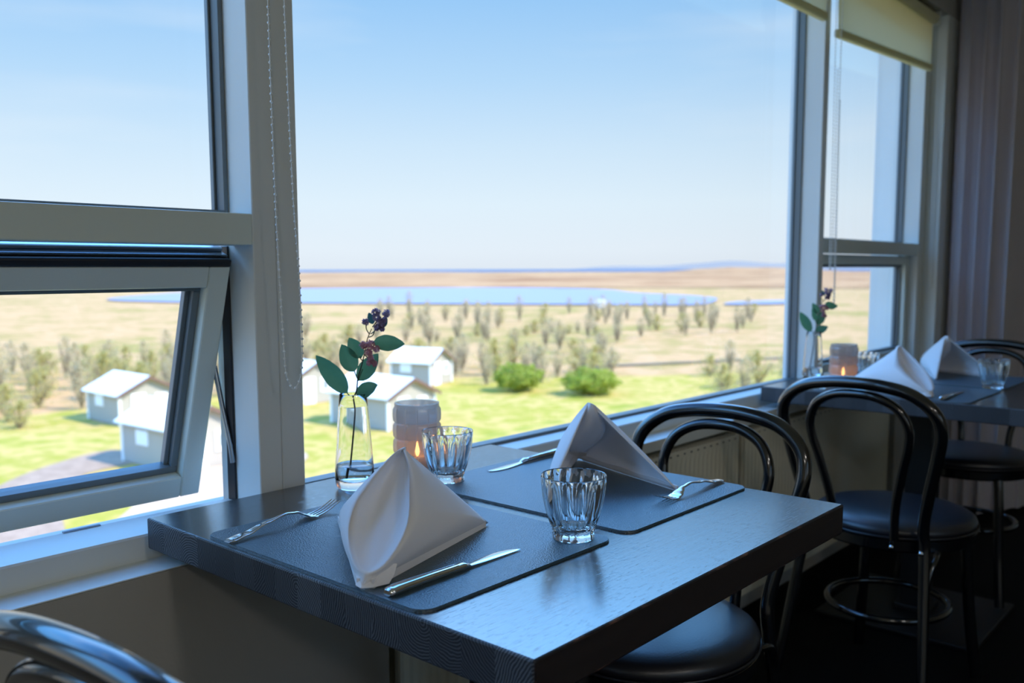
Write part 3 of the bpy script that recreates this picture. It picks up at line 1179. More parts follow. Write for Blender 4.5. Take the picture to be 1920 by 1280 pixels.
def make_sprig(label, loc):
    r = thing('flower_sprig', label, 'flower', loc)
    # crop scale: 0.141 mm per unit of the measured outline; u right, z above the table
    k = 0.902/6.4
    def P(x, y, d=0.0):
        return sp3((x-490)*k-1.0+0.0, 163-(y-1110)*k*1.0, d)
    main = [sp3(-11, 16, 8), sp3(-4, 70, 4), sp3(2.5, 130, 1), P(500, 1190, 0), P(540, 1080, 0), P(560, 930, 0), P(600, 800, 0), P(640, 650, 0), P(680, 470, 0), P(735, 340, 0)]
    Pm = catmull(main, 6)
    n = len(Pm)
    tube('stem', Pm, [0.0016*(1-0.55*i/n) for i in range(n)], M['stem'], r, seg=8)
    twigs = [[P(490, 1200), P(460, 1150), P(430, 1110)], [P(505, 1190), P(545, 1150), P(565, 1110)], [P(556, 940), P(535, 890), P(520, 845)],
             [P(560, 960), P(585, 900), P(620, 820)], [P(705, 400), P(675, 350), P(668, 285)], [P(720, 400), P(765, 370), P(790, 310)], [P(700, 440), P(745, 420), P(775, 350)],
             [P(620, 720), P(600, 700), P(590, 670)], [P(655, 600), P(700, 560), P(760, 500)], [P(640, 650), P(690, 690), P(740, 730)], [P(850, 200), P(800, 250), P(745, 320)]]
    for tw in twigs:
        tube('twig', catmull(tw, 5), 0.0009, M['stem_green'], r, seg=6)
    back = -FV
    leaves = [((430, 1110), (75, 650), 30, back+UV*0.35-RV*.35, 0.12), ((520, 850), (385, 520), 28, back+RV*0.5+UV*.1, 0.1), ((605, 690), (455, 450), 23, back+RV*.2, 0.1),
              ((750, 500), (1122, 525), 26, back+UV*0.5, 0.10), ((565, 960), (800, 640), 27, back-RV*.2+UV*.2, 0.05), ((530, 1115), (808, 1000), 25, back+UV*0.6, 0.16)]
    ds = [-4, -6, 4, 2, 5, -8]
    for (b, t_, w, nrm, bend), d in zip(leaves, ds):
        v, f = leaf_geo(P(*b, 0), P(*t_, d*1.6), w*0.00115, nrm, bend)
        o = mk('leaf', v, f, M['leaf'], r, smooth=True)
    for b, t_, w in (((750, 285), (700, 150), 12), ((850, 330), (905, 190), 13)):
        v, f = leaf_geo(P(*b, 3), P(*t_, 5), w*0.001, back, 0.05)
        mk('leaf', v, f, M['leaf_dark'], r, smooth=True)
    rg = random.Random(3)
    parts = []
    for x, y, rr in ((790, 145, 50), (912, 160, 42), (665, 258, 36), (800, 215, 50), (850, 275, 52), (800, 320, 36), (855, 345, 22), (885, 240, 30)):
        parts += floret_cluster(P(x, y, 0), rr*k*0.001, int(10+rr*0.75), rg)
    v, f = join_geo(parts)
    mk('purple_blossoms', v, f, M['purple'], r)
    parts = []
    for x, y, rr in ((640, 530, 42), (715, 525, 55), (790, 575, 38), (700, 615, 45), (725, 690, 35), (700, 740, 28), (760, 755, 30)):
        parts += floret_cluster(P(x, y, -5), rr*k*0.001, int(10+rr*0.8), rg)
    v, f = join_geo(parts)
    mk('pink_blossoms', v, f, M['pink'], r)
    return r


v1 = make_vase('tapered clear glass vase with water on the foreground table', (0.957, 1.200, ZT))
sp1 = make_sprig('leafy sprig with purple and pink blossoms in the foreground vase', (0.957, 1.200, ZT))
v2 = dup(v1, (2.905, 1.225, ZT), 0, 'tapered clear glass vase on the background table by the far window')
sp2 = dup(sp1, (2.905, 1.225, ZT), 0.25, 'green leafy sprig in the vase on the background table')


# ------------------------------------------------------------------ candle holders
def make_holder(label, loc):
    r = thing('candle_holder', label, 'candle holder', loc, 0.1)
    NF = 13
    rows, H = 4, 0.126
    prof = [(0.030, 0.0), (0.0395, 0.0008)]
    zs = []
    for k in range(rows):
        z0 = 0.004+k*(H-0.010)/rows
        h = (H-0.010)/rows
        for u, rr in ((0.0, 0.0405), (0.07, 0.0426), (0.16, 0.0440), (0.5, 0.0446), (0.84, 0.0440), (0.93, 0.0426)):
            prof.append((rr, z0+u*h))
    prof += [(0.0412, H-0.006), (0.0412, H-0.002), (0.0405, H)]
    no = len(prof)
    prof += [(0.0392, H), (0.0380, H-0.003), (0.0372, 0.020), (0.0350, 0.010), (0.010, 0.0085)]
    def rf(i, a, rr, z):
        if 2 <= i < no-3 and rr > 0.0412:
            u = ((a*NF/(2*PI)) % 1.0)
            edge = min(u, 1-u)
            flat = math.cos((u-0.5)*2*PI/NF)
            groove = 0.0022*max(0, 1-edge/0.10)
            return rr/ max(flat, 0.5)*0.982-groove
        return rr
    V, Fc = lathe_geo(prof, NF*20, rf)
    mk('frosted_cup', V, Fc, M['frosted'], r, smooth=True, angle=35)
    v, f = tube_geo([(0.0402*math.cos(a*PI/24), 0.0402*math.sin(a*PI/24), H+0.0003) for a in range(48)], 0.0013, 8, closed=True)
    mk('rim', v, f, M['glass'], r, smooth=True)
    tl = bpy.data.objects.new('tealight', None)
    link(tl, r)
    v, f = lathe_geo([(0.016, 0.0095), (0.0192, 0.0100), (0.0194, 0.026), (0.0188, 0.026), (0.0186, 0.022), (0.004, 0.0215)], 32)
    mk('cup', v, f, M['wax'], tl, smooth=True, angle=40)
    v, f = loft_geo([(0.0215, 0, 0, .0005, .0005), (0.030, 0, 0, .0004, .0004)], 6)
    v = [Vector((q.z, q.y, q.x)) for q in v]
    mk('wick', v, f, M['iron'], tl)
    v, f = lathe_geo([(0.0006, 0.026), (0.0030, 0.029), (0.0042, 0.034), (0.0034, 0.041), (0.0018, 0.048), (0.0004, 0.054)], 16)
    mk('flame', v, f, M['flame'], tl, smooth=True)
    ld = bpy.data.lights.new('candle_light', 'POINT')
    ld.energy = 0.003
    ld.color = (1.0, 0.42, 0.14)
    ld.shadow_soft_size = 0.006
    lo = bpy.data.objects.new('candle_light', ld)
    lo.location = (0, 0, 0.058)
    link(lo, tl)
    return r


h1 = make_holder('grey frosted glass candle holder beside the foreground vase', (1.122, 1.222, ZT))
h2 = dup(h1, (2.885, 1.075+0.04, ZT), 0.3, 'grey frosted glass candle holder with glowing candle on the background table')


# ------------------------------------------------------------------ folded napkins
def make_napkin(label):
    """pyramid fold; coordinates relative to its front foot F at (0.646, 0.803)"""
    O = Vector((0.646, 0.803, 0.7545))
    Pk = Vector((0.776, 0.872, 0.888))
    R = [Pk, (0.7651, 0.8494, 0.8666), (0.7434, 0.8249, 0.8427), (0.7271, 0.8079, 0.8253), (0.7121, 0.7969, 0.8114),
         (0.6931, 0.7892, 0.7964), (0.6739, 0.7856, 0.7831), (0.6597, 0.7871, 0.7749), (0.6502, 0.7939, 0.7720)]
    L = [Pk, (0.7703, 0.8805, 0.8831), (0.7416, 0.8791, 0.8648), (0.7160, 0.8750, 0.8473), (0.6932, 0.8694, 0.8308),
         (0.6726, 0.8557, 0.8122), (0.6590, 0.8391, 0.7968), (0.6490, 0.8191, 0.7821), (0.6465, 0.8047, 0.7743), (0.6502, 0.7939, 0.7720)]
    T1 = Vector((0.932, 0.868, 0.757)); T2 = Vector((0.800, 1.040, 0.757)); F = Vector((0.640, 0.795, 0.757))

    def resample(pts, n):
        P = catmull(pts, 10)
        ds = [0]
        for i in range(1, len(P)):
            ds.append(ds[-1]+(P[i]-P[i-1]).length)
        out = []
        for i in range(n+1):
            d = ds[-1]*i/n
            j = 1
            while j < len(P)-1 and ds[j] < d: j += 1
            u = (d-ds[j-1])/max(1e-9, ds[j]-ds[j-1])
            out.append(P[j-1].lerp(P[j], min(1, max(0, u))))
        return out
    N = 44
    rR = resample(R, N); rL = resample(L, N)

    def boundary(A, n, frac):
        out = []
        for i in range(n+1):
            u = i/n
            if u < frac:
                out.append(Pk.lerp(A, u/frac))
            else:
                out.append(A.lerp(F, (u-frac)/(1-frac)))
        return out
    bR = boundary(T1, N, 0.5); bL = boundary(T2, N, 0.42)
    V, Fc = [], []

    def patch(A, B, m_, bulge, off=Vector((0, 0, 0))):
        base = len(V)
        for i in range(len(A)):
            for j in range(m_+1):
                s = j/m_
                p = A[i].lerp(B[i], s)+bulge(i/(len(A)-1), s)
                V.append(p)
        for i in range(len(A)-1):
            for j in range(m_):
                a = base+i*(m_+1)+j
                Fc.append((a, a+1, a+m_+2, a+m_+1))
    nR = Vector((0.25, -0.88, 0.4)).normalized(); nL = Vector((-0.8, 0.35, 0.45)).normalized()
    patch(rR, bR, 10, lambda u, s: nR*0.010*math.sin(PI*s)*math.sin(PI*min(1, u*1.0))+nR*0.0015*math.sin(7*s+4*u)*s*(1-s)*4)
    patch(rL, bL, 8, lambda u, s: nL*0.010*math.sin(PI*s)*math.sin(PI*u))
    # pocket lining: from the right rim inward and back out to the left rim
    inn = Vector((0.82, 0.57, 0.05)).normalized()
    patch(rR, rL, 18, lambda u, s: inn*(0.052*math.sin(PI*s)**0.8*math.sin(PI*min(1, 0.04+u*0.93))**0.8)
          + inn*0.010*math.sin(2*PI*s*1.5)*math.sin(PI*u))
    o = mk('folded_napkin', [v-O for v in V], Fc, M['napkin'])
    me = o.data
    bm = bmesh.new(); bm.from_mesh(me)
    bmesh.ops.remove_doubles(bm, verts=bm.verts, dist=0.0006)
    bmesh.ops.recalc_face_normals(bm, faces=bm.faces)
    bm.to_mesh(me); bm.free()
    me.polygons.foreach_set('use_smooth', [True]*len(me.polygons))
    md = o.modifiers.new('thick', 'SOLIDIFY'); md.thickness = 0.0022; md.offset = 0
    # the open back, hem folds and the loose corner as second cloth layers
    hem = []
    def strip(A, B, h, out, thick=0.002):
        n = 16
        vs, fs = [], []
        for i in range(n+1):
            p = Vector(A).lerp(Vector(B), i/n)
            w = 0.0012*math.sin(i*1.1)
            for dz, do in ((0.0, 0.0), (0.0, thick), (h, thick*0.9), (h, -0.001)):
                vs.append(p+Vector((0, 0, dz+ (w if dz else 0)))+Vector(out)*do)
        for i in range(n):
            for j in range(4):
                fs.append((i*4+j, i*4+(j+1) % 4, (i+1)*4+(j+1) % 4, (i+1)*4+j))
        fs.append((0, 1, 2, 3)); fs.append((n*4+3, n*4+2, n*4+1, n*4))
        return vs, fs
    hem.append(strip(F+Vector((0.012, -0.004, -0.002)), T1+Vector((-0.010, -0.003, -0.002)), 0.009, (0.22, -0.97, 0), 0.0022))
    hem.append(strip(F+Vector((0.005, 0.010, -0.002)), T2+Vector((0, 0, -0.002)), 0.010, (-0.83, 0.55, 0), 0.003))
    # loose corner hanging at the front foot
    c0 = Vector((0.655, 0.806, 0.775)); vs = []; fs = []
    pts = [[(0.662, 0.822, 0.774), (0.668, 0.808, 0.776), (0.678, 0.795, 0.776), (0.690, 0.790, 0.774)],
           [(0.650, 0.815, 0.764), (0.654, 0.800, 0.766), (0.664, 0.790, 0.766), (0.682, 0.786, 0.764)],
           [(0.641, 0.806, 0.757), (0.6385, 0.7935, 0.757), (0.650, 0.788, 0.756), (0.672, 0.784, 0.756)]]
    for row in pts:
        for q in row: vs.append(Vector(q))
    for i in range(2):
        for j in range(3):
            a = i*4+j; fs.append((a, a+1, a+5, a+4))
    hem.append((vs, fs))
    v, f = join_geo(hem)
    h = mk('hem', [q-O for q in v], f, M['napkin'], o)
    m2 = h.modifiers.new('thick', 'SOLIDIFY'); m2.thickness = 0.001
    return tag(o, label, 'napkin', 'folded napkins')


nap = make_napkin('white folded napkin standing in the middle of the nearest placemat')
nap.location = (0.646, 0.803, ZM+0.0005)


def place_nap(loc, rz, label, sc=(1, 1, 1)):
    c = copy_tree(nap)
    c.location = (loc[0], loc[1], ZM+0.0005)
    c.rotation_euler = (0, 0, rz)
    c.scale = sc
    c['label'] = label
    return c


place_nap((1.371, 1.031), PI+math.radians(14), 'white folded napkin on the right placemat of the foreground table')
place_nap((2.70, 0.80), math.radians(20), 'white folded napkin on the background table, the nearer and lower one')
place_nap((3.42, 1.02), PI+math.radians(10), 'white folded napkin on the background table, the farther one, in front of the curtain')


# ------------------------------------------------------------------ bentwood chairs
def make_chair(label, loc, rz):
    """faces +x, origin at the seat centre on the floor"""
    r = thing('bentwood_chair', label, 'chair', loc, rz, 'bentwood chairs')
    # rear legs and outer hoop in one bent rod
    half = [(-0.275, 0.195, 0.0), (-0.250, 0.182, 0.12), (-0.215, 0.165, 0.30), (-0.192, 0.153, 0.44), (-0.197, 0.150, 0.50), (-0.215, 0.165, 0.58), (-0.233, 0.188, 0.68),
            (-0.246, 0.198, 0.745), (-0.257, 0.183, 0.790), (-0.265, 0.135, 0.826), (-0.269, 0.070, 0.841)]
    pts = half+[(-0.270, 0.0, 0.845)]+[(x, -y, z) for x, y, z in reversed(half)]
    P = catmull(pts, 7)
    n = len(P)
    tube('back_hoop', P, [0.0125+0.0028*math.sin(PI*i/(n-1)) for i in range(n)], M['bentwood'], r, seg=16)
    half = [(-0.190, 0.078, 0.455), (-0.200, 0.082, 0.53), (-0.222, 0.103, 0.63), (-0.238, 0.121, 0.70), (-0.246, 0.122, 0.745), (-0.255, 0.100, 0.787), (-0.261, 0.055, 0.811)]
    pts = half+[(-0.262, 0, 0.817)]+[(x, -y, z) for x, y, z in reversed(half)]
    tube('inner_hoop', catmull(pts, 7), 0.0115, M['bentwood'], r, seg=14)
    # seat ring and upholstered pad
    V, Fc = lathe_geo([(0.12, 0.420), (0.196, 0.420), (0.203, 0.426), (0.203, 0.450), (0.197, 0.455), (0.12, 0.455)], 56)
    mk('seat_ring', V, Fc, M['bentwood'], r, smooth=True, angle=40)
    V, Fc = lathe_geo([(0.05, 0.452), (0.190, 0.4545), (0.200, 0.459), (0.203, 0.467), (0.199, 0.477), (0.186, 0.486), (0.155, 0.493), (0.10, 0.497), (0.03, 0.498)], 56)
    mk('seat_pad', V, Fc, M['seat_leather'], r, smooth=True, angle=60)
    v, f = tube_geo([(0.2035*math.cos(a*PI/32), 0.2035*math.sin(a*PI/32), 0.4575) for a in range(64)], 0.0028, 6, closed=True)
    mk('piping', v, f, M['seat_leather'], r, smooth=True)
    for s in (-1, 1):
        tube('front_leg', catmull([(0.150, s*0.130, 0.424), (0.158, s*0.137, 0.36), (0.172, s*0.148, 0.18), (0.195, s*0.165, 0.0)], 6), 0.0150, M['bentwood'], r, seg=14)
        # bent brace between the seat and the back hoop
        tube('brace', catmull([(-0.13, s*0.162, 0.424), (-0.170, s*0.170, 0.415), (-0.200, s*0.166, 0.37), (-0.214, s*0.168, 0.30)], 5), 0.0075, M['bentwood'], r, seg=8)
    v, f = tube_geo([(0.158*math.cos(a*PI/28)-0.02, 0.150*math.sin(a*PI/28), 0.235) for a in range(56)], 0.0095, 10, closed=True)
    mk('stretcher_ring', v, f, M['bentwood'], r, smooth=True)
    for s in (-1, 1):
        v, f = lathe_geo([(0.002, 0), (0.006, 0.001), (0.006, 0.003), (0.002, 0.005)], 12)
        for yy in (0.078, 0.150):
            bo = mk('bolt', v, f, M['steel'], r, smooth=True, loc=(-0.206 if yy > .1 else -0.203, s*yy, 0.438))
            bo.rotation_euler = (0, -PI/2, 0)
    return r


c1 = make_chair('black bentwood chair cut off at the bottom left corner of the photo', (0.530, 0.700, 0), 0.13)
dup(c1, (1.372, 0.862, 0), PI+0.07, 'black bentwood chair pulled up to the far right side of the foreground table')
c2_ = bpy.data.objects['bentwood_chair.001']
c2_.scale = (1, 0.92, 0.987)
dup(c1, (2.448, 0.797, 0), -0.06, 'black bentwood chair with its whole back in view, beside the background table')
dup(c1, (3.40, 0.86, 0), PI, 'black bentwood chair on the curtain side of the background table')


# ------------------------------------------------------------------ landscape
ZG = -8.5


def ground_mat(name, stops, scales, seedv=0.0, rough=1.0):
    m, t, p = newmat(name)
    c = node(t, 'ShaderNodeTexCoord')
    mp_ = node(t, 'ShaderNodeMapping')
    mp_.inputs['Location'].default_value = (seedv, seedv, 0)
    n1 = node(t, 'ShaderNodeTexNoise', i_Scale=scales[0], i_Detail=7.0, i_Roughness=0.65)
    n2 = node(t, 'ShaderNodeTexNoise', i_Scale=scales[1], i_Detail=5.0)
    t.links.new(c.outputs['Object'], mp_.inputs[0])
    t.links.new(mp_.outputs[0], n1.inputs['Vector']); t.links.new(mp_.outputs[0], n2.inputs['Vector'])
    f = mth(t, 'ADD', mth(t, 'MULTIPLY', n1.outputs['Fac'], 0.6), mth(t, 'MULTIPLY', n2.outputs['Fac'], 0.4))
    rp = node(t, 'ShaderNodeValToRGB')
    while len(rp.color_ramp.elements) > 1:
        rp.color_ramp.elements.remove(rp.color_ramp.elements[-1])
    rp.color_ramp.elements[0].position = stops[0][0]
    rp.color_ramp.elements[0].color = lin(*stops[0][1])
    for q, col in stops[1:]:
        e = rp.color_ramp.elements.new(q); e.color = lin(*col)
    t.links.new(f, rp.inputs['Fac'])
    t.links.new(rp.outputs[0], p.inputs['Base Color'])
    p.inputs['Roughness'].default_value = rough
    p.inputs['Specular IOR Level'].default_value = 0.1
    return m


M['heath'] = ground_mat('dry_heath', [(0.34, (146, 132, 74)), (0.42, (174, 146, 94)), (0.49, (200, 160, 118)), (0.55, (176, 146, 96)), (0.62, (150, 140, 74)), (0.7, (190, 152, 104))], (0.035, 0.3))
M['far_heath'] = ground_mat('far_heath', [(0.38, (142, 104, 70)), (0.5, (184, 146, 106)), (0.60, (150, 108, 74))], (0.004, 0.02))
M['lawn'] = ground_mat('lawn', [(0.36, (140, 146, 52)), (0.43, (168, 158, 72)), (0.49, (196, 168, 104)), (0.55, (160, 154, 62)), (0.60, (182, 162, 86)), (0.66, (192, 160, 110))], (0.09, 0.6))
M['gravel'] = ground_mat('gravel', [(0.4, (152, 130, 112)), (0.6, (178, 154, 134))], (1.5, 12))
M['pale_path'] = ground_mat('pale_path', [(0.4, (186, 160, 138)), (0.6, (200, 176, 152))], (1.0, 9))
m, t, p = newmat('lake_water')
p.inputs['Base Color'].default_value = lin(138, 138, 168)
p.inputs['Roughness'].default_value = 0.35
M['lake'] = m
m, t, p = newmat('sea_water')
p.inputs['Base Color'].default_value = lin(62, 78, 104)
p.inputs['Roughness'].default_value = 0.6
M['sea'] = m


def polar_patch(name, r0, r1, a0, a1, nr, na, z, mat, zf=None):
    """ground sector around the building; a measured from +Y towards +X in degrees"""
    V, Fc = [], []
    for i in range(nr+1):
        rr = r0*(r1/r0)**(i/nr)
        for j in range(na+1):
            a = math.radians(a0+(a1-a0)*j/na)
            x, y = rr*math.sin(a), rr*math.cos(a)
            V.append((x, y, z+(zf(x, y, rr, a) if zf else 0)))
    for i in range(nr):
        for j in range(na):
            a = i*(na+1)+j
            Fc.append((a, a+1, a+na+2, a+na+1))
    return mk(name, V, Fc, mat, smooth=True)


def relief(x, y, r, a):
    near = max(0.0, min(1.0, (r-90)/60))*max(0.0, min(1.0, (190-r)/60))
    far = max(0.0, min(1.0, (r-480)/200))
    return near*0.6*noise.noise(Vector((x*0.03, y*0.03, 0.3))) + far*(3.0*noise.noise(Vector((x*0.002, y*0.002, 5)))+1.2)


g = polar_patch('ground', 3.0, 2900, -60, 125, 140, 120, ZG-0.12, M['heath'], relief)
struct(g, 'dry tan heath stretching out to the coast', 'ground')
# far brown moor: a slightly raised second sheet of land beyond the lake
g = polar_patch('moor', 470, 2850, -60, 125, 40, 120, ZG+0.2, M['far_heath'],
                lambda x, y, r, a: max(0, min(1, (r-470)/150))*(2.2+4.5*noise.noise(Vector((x*0.0016, y*0.0016, 2)))*min(1, r/1500)) *max(0, min(1, (2700-r)/500)))
struct(g, 'brown moor beyond the lake', 'ground')
# low headland on the right of the horizon
V, Fc = [], []
for i in range(61):
    u = i/60
    a = math.radians(57+13*u)
    h = 3.0+9.5*math.sin(PI*min(1, u*1.05))**1.3+1.5*noise.noise(Vector((u*9, 0, 0)))
    for rr, hh in ((1500, 0), (1800, h), (2500, h*0.8), (2800, 0)):
        V.append((rr*math.sin(a), rr*math.cos(a), ZG+hh*max(0, min(1, u*6))))
for i in range(60):
    for j in range(3):
        q = i*4+j
        Fc.append((q, q+1, q+5, q+4))
struct(mk('headland', V, Fc, M['far_heath'], smooth=True), 'low brown headland on the right of the horizon', 'ground')
struct(polar_patch('sea', 2500, 45000, -60, 125, 10, 60, ZG-1.0, M['sea']), 'dark blue strip of sea on the horizon', 'sea')
# distant pale hills across the sea
V, Fc = [], []
for i in range(81):
    u = i/80
    a = math.radians(52+24*u)
    h = 300*max(0, math.sin(PI*min(1, u*1.1)))*(0.7+0.5*noise.noise(Vector((u*6, 1, 0))))
    V.append((30000*math.sin(a), 30000*math.cos(a), ZG-2)); V.append((31500*math.sin(a), 31500*math.cos(a), ZG+h)); V.append((34000*math.sin(a), 34000*math.cos(a), ZG-2))
for i in range(80):
    for j in range(2):
        q = i*3+j
        Fc.append((q, q+1, q+4, q+3))
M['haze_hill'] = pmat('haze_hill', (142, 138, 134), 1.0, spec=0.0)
struct(mk('far_hills', V, Fc, M['haze_hill'], smooth=True), 'pale hazy hills across the sea', 'hills')


def flat_poly(name, pts, z, mat, label, cat, th=0.02):
    P = catmull([(x, y, 0) for x, y in pts], 4, closed=True)
    bm = bmesh.new()
    vs = [bm.verts.new((p.x, p.y, z)) for p in P]
    bm.faces.new(vs)
    bmesh.ops.triangulate(bm, faces=bm.faces)
    o = from_bm(name, bm, mat)
    me = o.data
    for poly in me.polygons:
        pass
    struct(o, label, cat)
    return o


flat_poly('lake', [(135, 296), (178, 343), (229, 380), (279, 388), (329, 349), (355, 298), (346, 248), (306, 206), (293, 185), (283, 164), (262, 143), (225, 125), (208, 122),
                   (195, 145), (180, 170), (165, 197), (155, 216), (141, 241), (134, 258)], ZG+0.25, M['lake'], 'blue lake beyond the heath', 'lake')
flat_poly('pond', [(241, 124), (262, 115), (250, 108), (234, 106), (218, 116)], ZG+0.25, M['lake'], 'small blue pond right of the lake', 'pond')
flat_poly('lawn', [(4, 6), (9, 50), (19, 60), (24, 64), (38, 62), (47, 60), (58, 56), (70, 44), (86, 32), (60, 12), (30, 3), (12, 2)], ZG-0.03, M['lawn'],
          'yellow-green lawn around the cottages', 'lawn')
flat_poly('gravel_path', [(9, 33), (12, 39.5), (14.5, 43.5), (18, 46.5), (21.8, 48), (21.8, 44.3), (18.5, 43.3), (16.4, 41), (15, 38), (13.2, 33), (11, 28)], ZG+0.0, M['gravel'], 'grey gravel path curving to the cottages', 'path')
flat_poly('footpath', [(11.5, 30), (15.0, 33.5), (20, 38.5), (25, 39.2), (27.5, 42), (28, 39), (25, 36.2), (20, 33), (15.5, 28.5), (12, 26)], ZG+0.02, M['pale_path'], 'pale path in front of the near cottage', 'path')
M['track'] = pmat('dark_track', (120, 110, 86), 1.0)
flat_poly('track', [(72, 54.5), (80, 50), (90, 45), (100, 39), (100.5, 37.8), (90, 43.4), (80, 48.6), (71, 53.6)], ZG-0.0, M['track'], 'dark ditch line crossing the heath on the right', 'path')

# ------------------------------------------------------------------ cottages
M['roof'] = pmat('cottage_roof', (236, 240, 244), 0.5)
M['siding'] = pmat('cottage_siding', (176, 168, 156), 0.7)
M['cot_trim'] = pmat('cottage_trim', (244, 244, 242), 0.6)
M['fascia'] = pmat('cottage_fascia', (120, 92, 80), 0.7)
M['cot_glass'] = pmat('cottage_glass', (150, 158, 166), 0.2)


def make_cottage(label, xy, w, l, ang, h=1.95, rise=0.95, door=0.45, flip=False):
    r = thing('cottage', label, 'cottage', (xy[0], xy[1], ZG), math.radians(ang), 'grey cottages')
    ov = 0.3
    V = [(0, 0, -.1), (w, 0, -.1), (w, l, -.1), (0, l, -.1), (0, 0, h), (w, 0, h), (w, l, h), (0, l, h), (w/2, 0, h+rise), (w/2, l, h+rise)]
    F_ = [(0, 1, 5, 8, 4), (1, 2, 6, 5), (2, 3, 7, 9, 6), (3, 0, 4, 7), (4, 8, 9, 7), (5, 6, 9, 8)]
    mk('walls', V, F_, M['siding'], r)
    # roof slabs
    sl = rise/(w/2)
    for s in (0, 1):
        xe = -ov if s == 0 else w+ov
        ze = h-ov*sl
        bm = bmesh.new()
        th_ = 0.10
        vs = [(xe, -ov, ze), (w/2, -ov, h+rise), (w/2, l+ov, h+rise), (xe, l+ov, ze)]
        bv = [bm.verts.new((x, y, z+0.02)) for x, y, z in vs]+[bm.verts.new((x, y, z+th_)) for x, y, z in vs]
        for q in ((0, 1, 2, 3), (4, 5, 6, 7), (0, 1, 5, 4), (1, 2, 6, 5), (2, 3, 7, 6), (3, 0, 4, 7)):
            bm.faces.new([bv[k] for k in q])
        from_bm('roof_slope', bm, M['roof'], r)
        bm = bmesh.new()
        p0 = Vector((xe, -ov-.02, ze)); p1 = Vector((w/2, -ov-.02, h+rise))
        bv = [bm.verts.new(q) for q in (p0+Vector((0, 0, -0.10)), p1+Vector((0, 0, -0.10)), p1+Vector((0, 0, 0.10)), p0+Vector((0, 0, .10)),
                                        p0+Vector((0, .05, -0.10)), p1+Vector((0, .05, -0.10)), p1+Vector((0, .05, 0.10)), p0+Vector((0, .05, .10)))]
        for q in ((0, 1, 2, 3), (4, 5, 6, 7), (0, 1, 5, 4), (1, 2, 6, 5), (2, 3, 7, 6), (3, 0, 4, 7)):
            bm.faces.new([bv[k] for k in q])
        from_bm('gable_board', bm, M['fascia'], r)
    # door and windows on the gable, window on the long side
    dx = w*0.32
    box('door', (dx-0.48, -0.06, -.05), (dx+0.48, 0.0, 1.9), M['cot_trim'], r, bev=0.01)
    wf = box('gable_window', (w*0.72-0.42, -0.06, 0.75), (w*0.72+0.42, 0.0, 1.8), M['cot_trim'], r, bev=0.01)
    box('pane', (w*0.72-0.22, -0.075, 0.98), (w*0.72+0.22, -0.055, 1.6), M['cot_glass'], wf, bev=0)
    wf = box('side_window', (-0.06, l*0.62-0.55, 1.0), (0.0, l*0.62+0.55, 1.75), M['cot_trim'], r, bev=0.01)
    box('pane', (-0.075, l*0.62-0.42, 1.1), (-0.055, l*0.62+0.42, 1.65), M['cot_trim'], wf, bev=0)
    for cx, cy_ in ((0, 0), (w, 0), (0, l), (w, l)):
        box('corner_board', (cx-0.07, cy_-0.07, -.05), (cx+0.07, cy_+0.07, h), M['cot_trim'], r, bev=0)
    box('base', (-0.05, -0.05, -0.15), (w+.05, l+.05, 0.02), M['gravel'], r, bev=0)
    return r


make_cottage('grey cottage behind the nearest one, its whole white roof seen through the open sash', (25.6, 55), 3.8, 4.4, 0)
make_cottage('grey cottage nearest to the window, half hidden by the open sash stile', (21.2, 39.8), 3.4, 5.0, 3, h=2.1, rise=0.9)
make_cottage('grey cottage with white gable farthest right on the lawn', (51.5, 54.4), 3.4, 3.9, 14)
make_cottage('grey cottage seen behind the vase and the candle holder', (35.3, 41), 4.0, 5.2, 2, h=2.0)
make_cottage('grey cottage with only its gable showing right of the window post', (37.9, 53.9), 3.4, 4.4, -3, h=2.0)
dk = box('terrace', (20.2, 36.8, ZG-0.1), (25.6, 39.75, ZG+0.06), M['pale_path'], None, bev=0.01)
struct(dk, 'pale terrace in front of the nearest cottage', 'terrace')

# ------------------------------------------------------------------ shrubs and trees
M['shrub_bright'] = pmat('shrub_bright', (176, 182, 78), 0.8, var=(3, 0.4))
M['shrub_olive'] = pmat('shrub_olive', (206, 190, 118), 0.8, var=(3, 0.4))
M['shrub_grey'] = pmat('shrub_grey', (212, 194, 150), 0.85, var=(3, 0.3))
M['twigs'] = pmat('twigs', (150, 134, 108), 0.9)
thin_leaf(M['shrub_bright'], 0.45, (0.42, 0.55, 0.06))
thin_leaf(M['shrub_olive'], 0.5, (0.68, 0.60, 0.24))
thin_leaf(M['shrub_grey'], 0.5, (0.72, 0.62, 0.40))


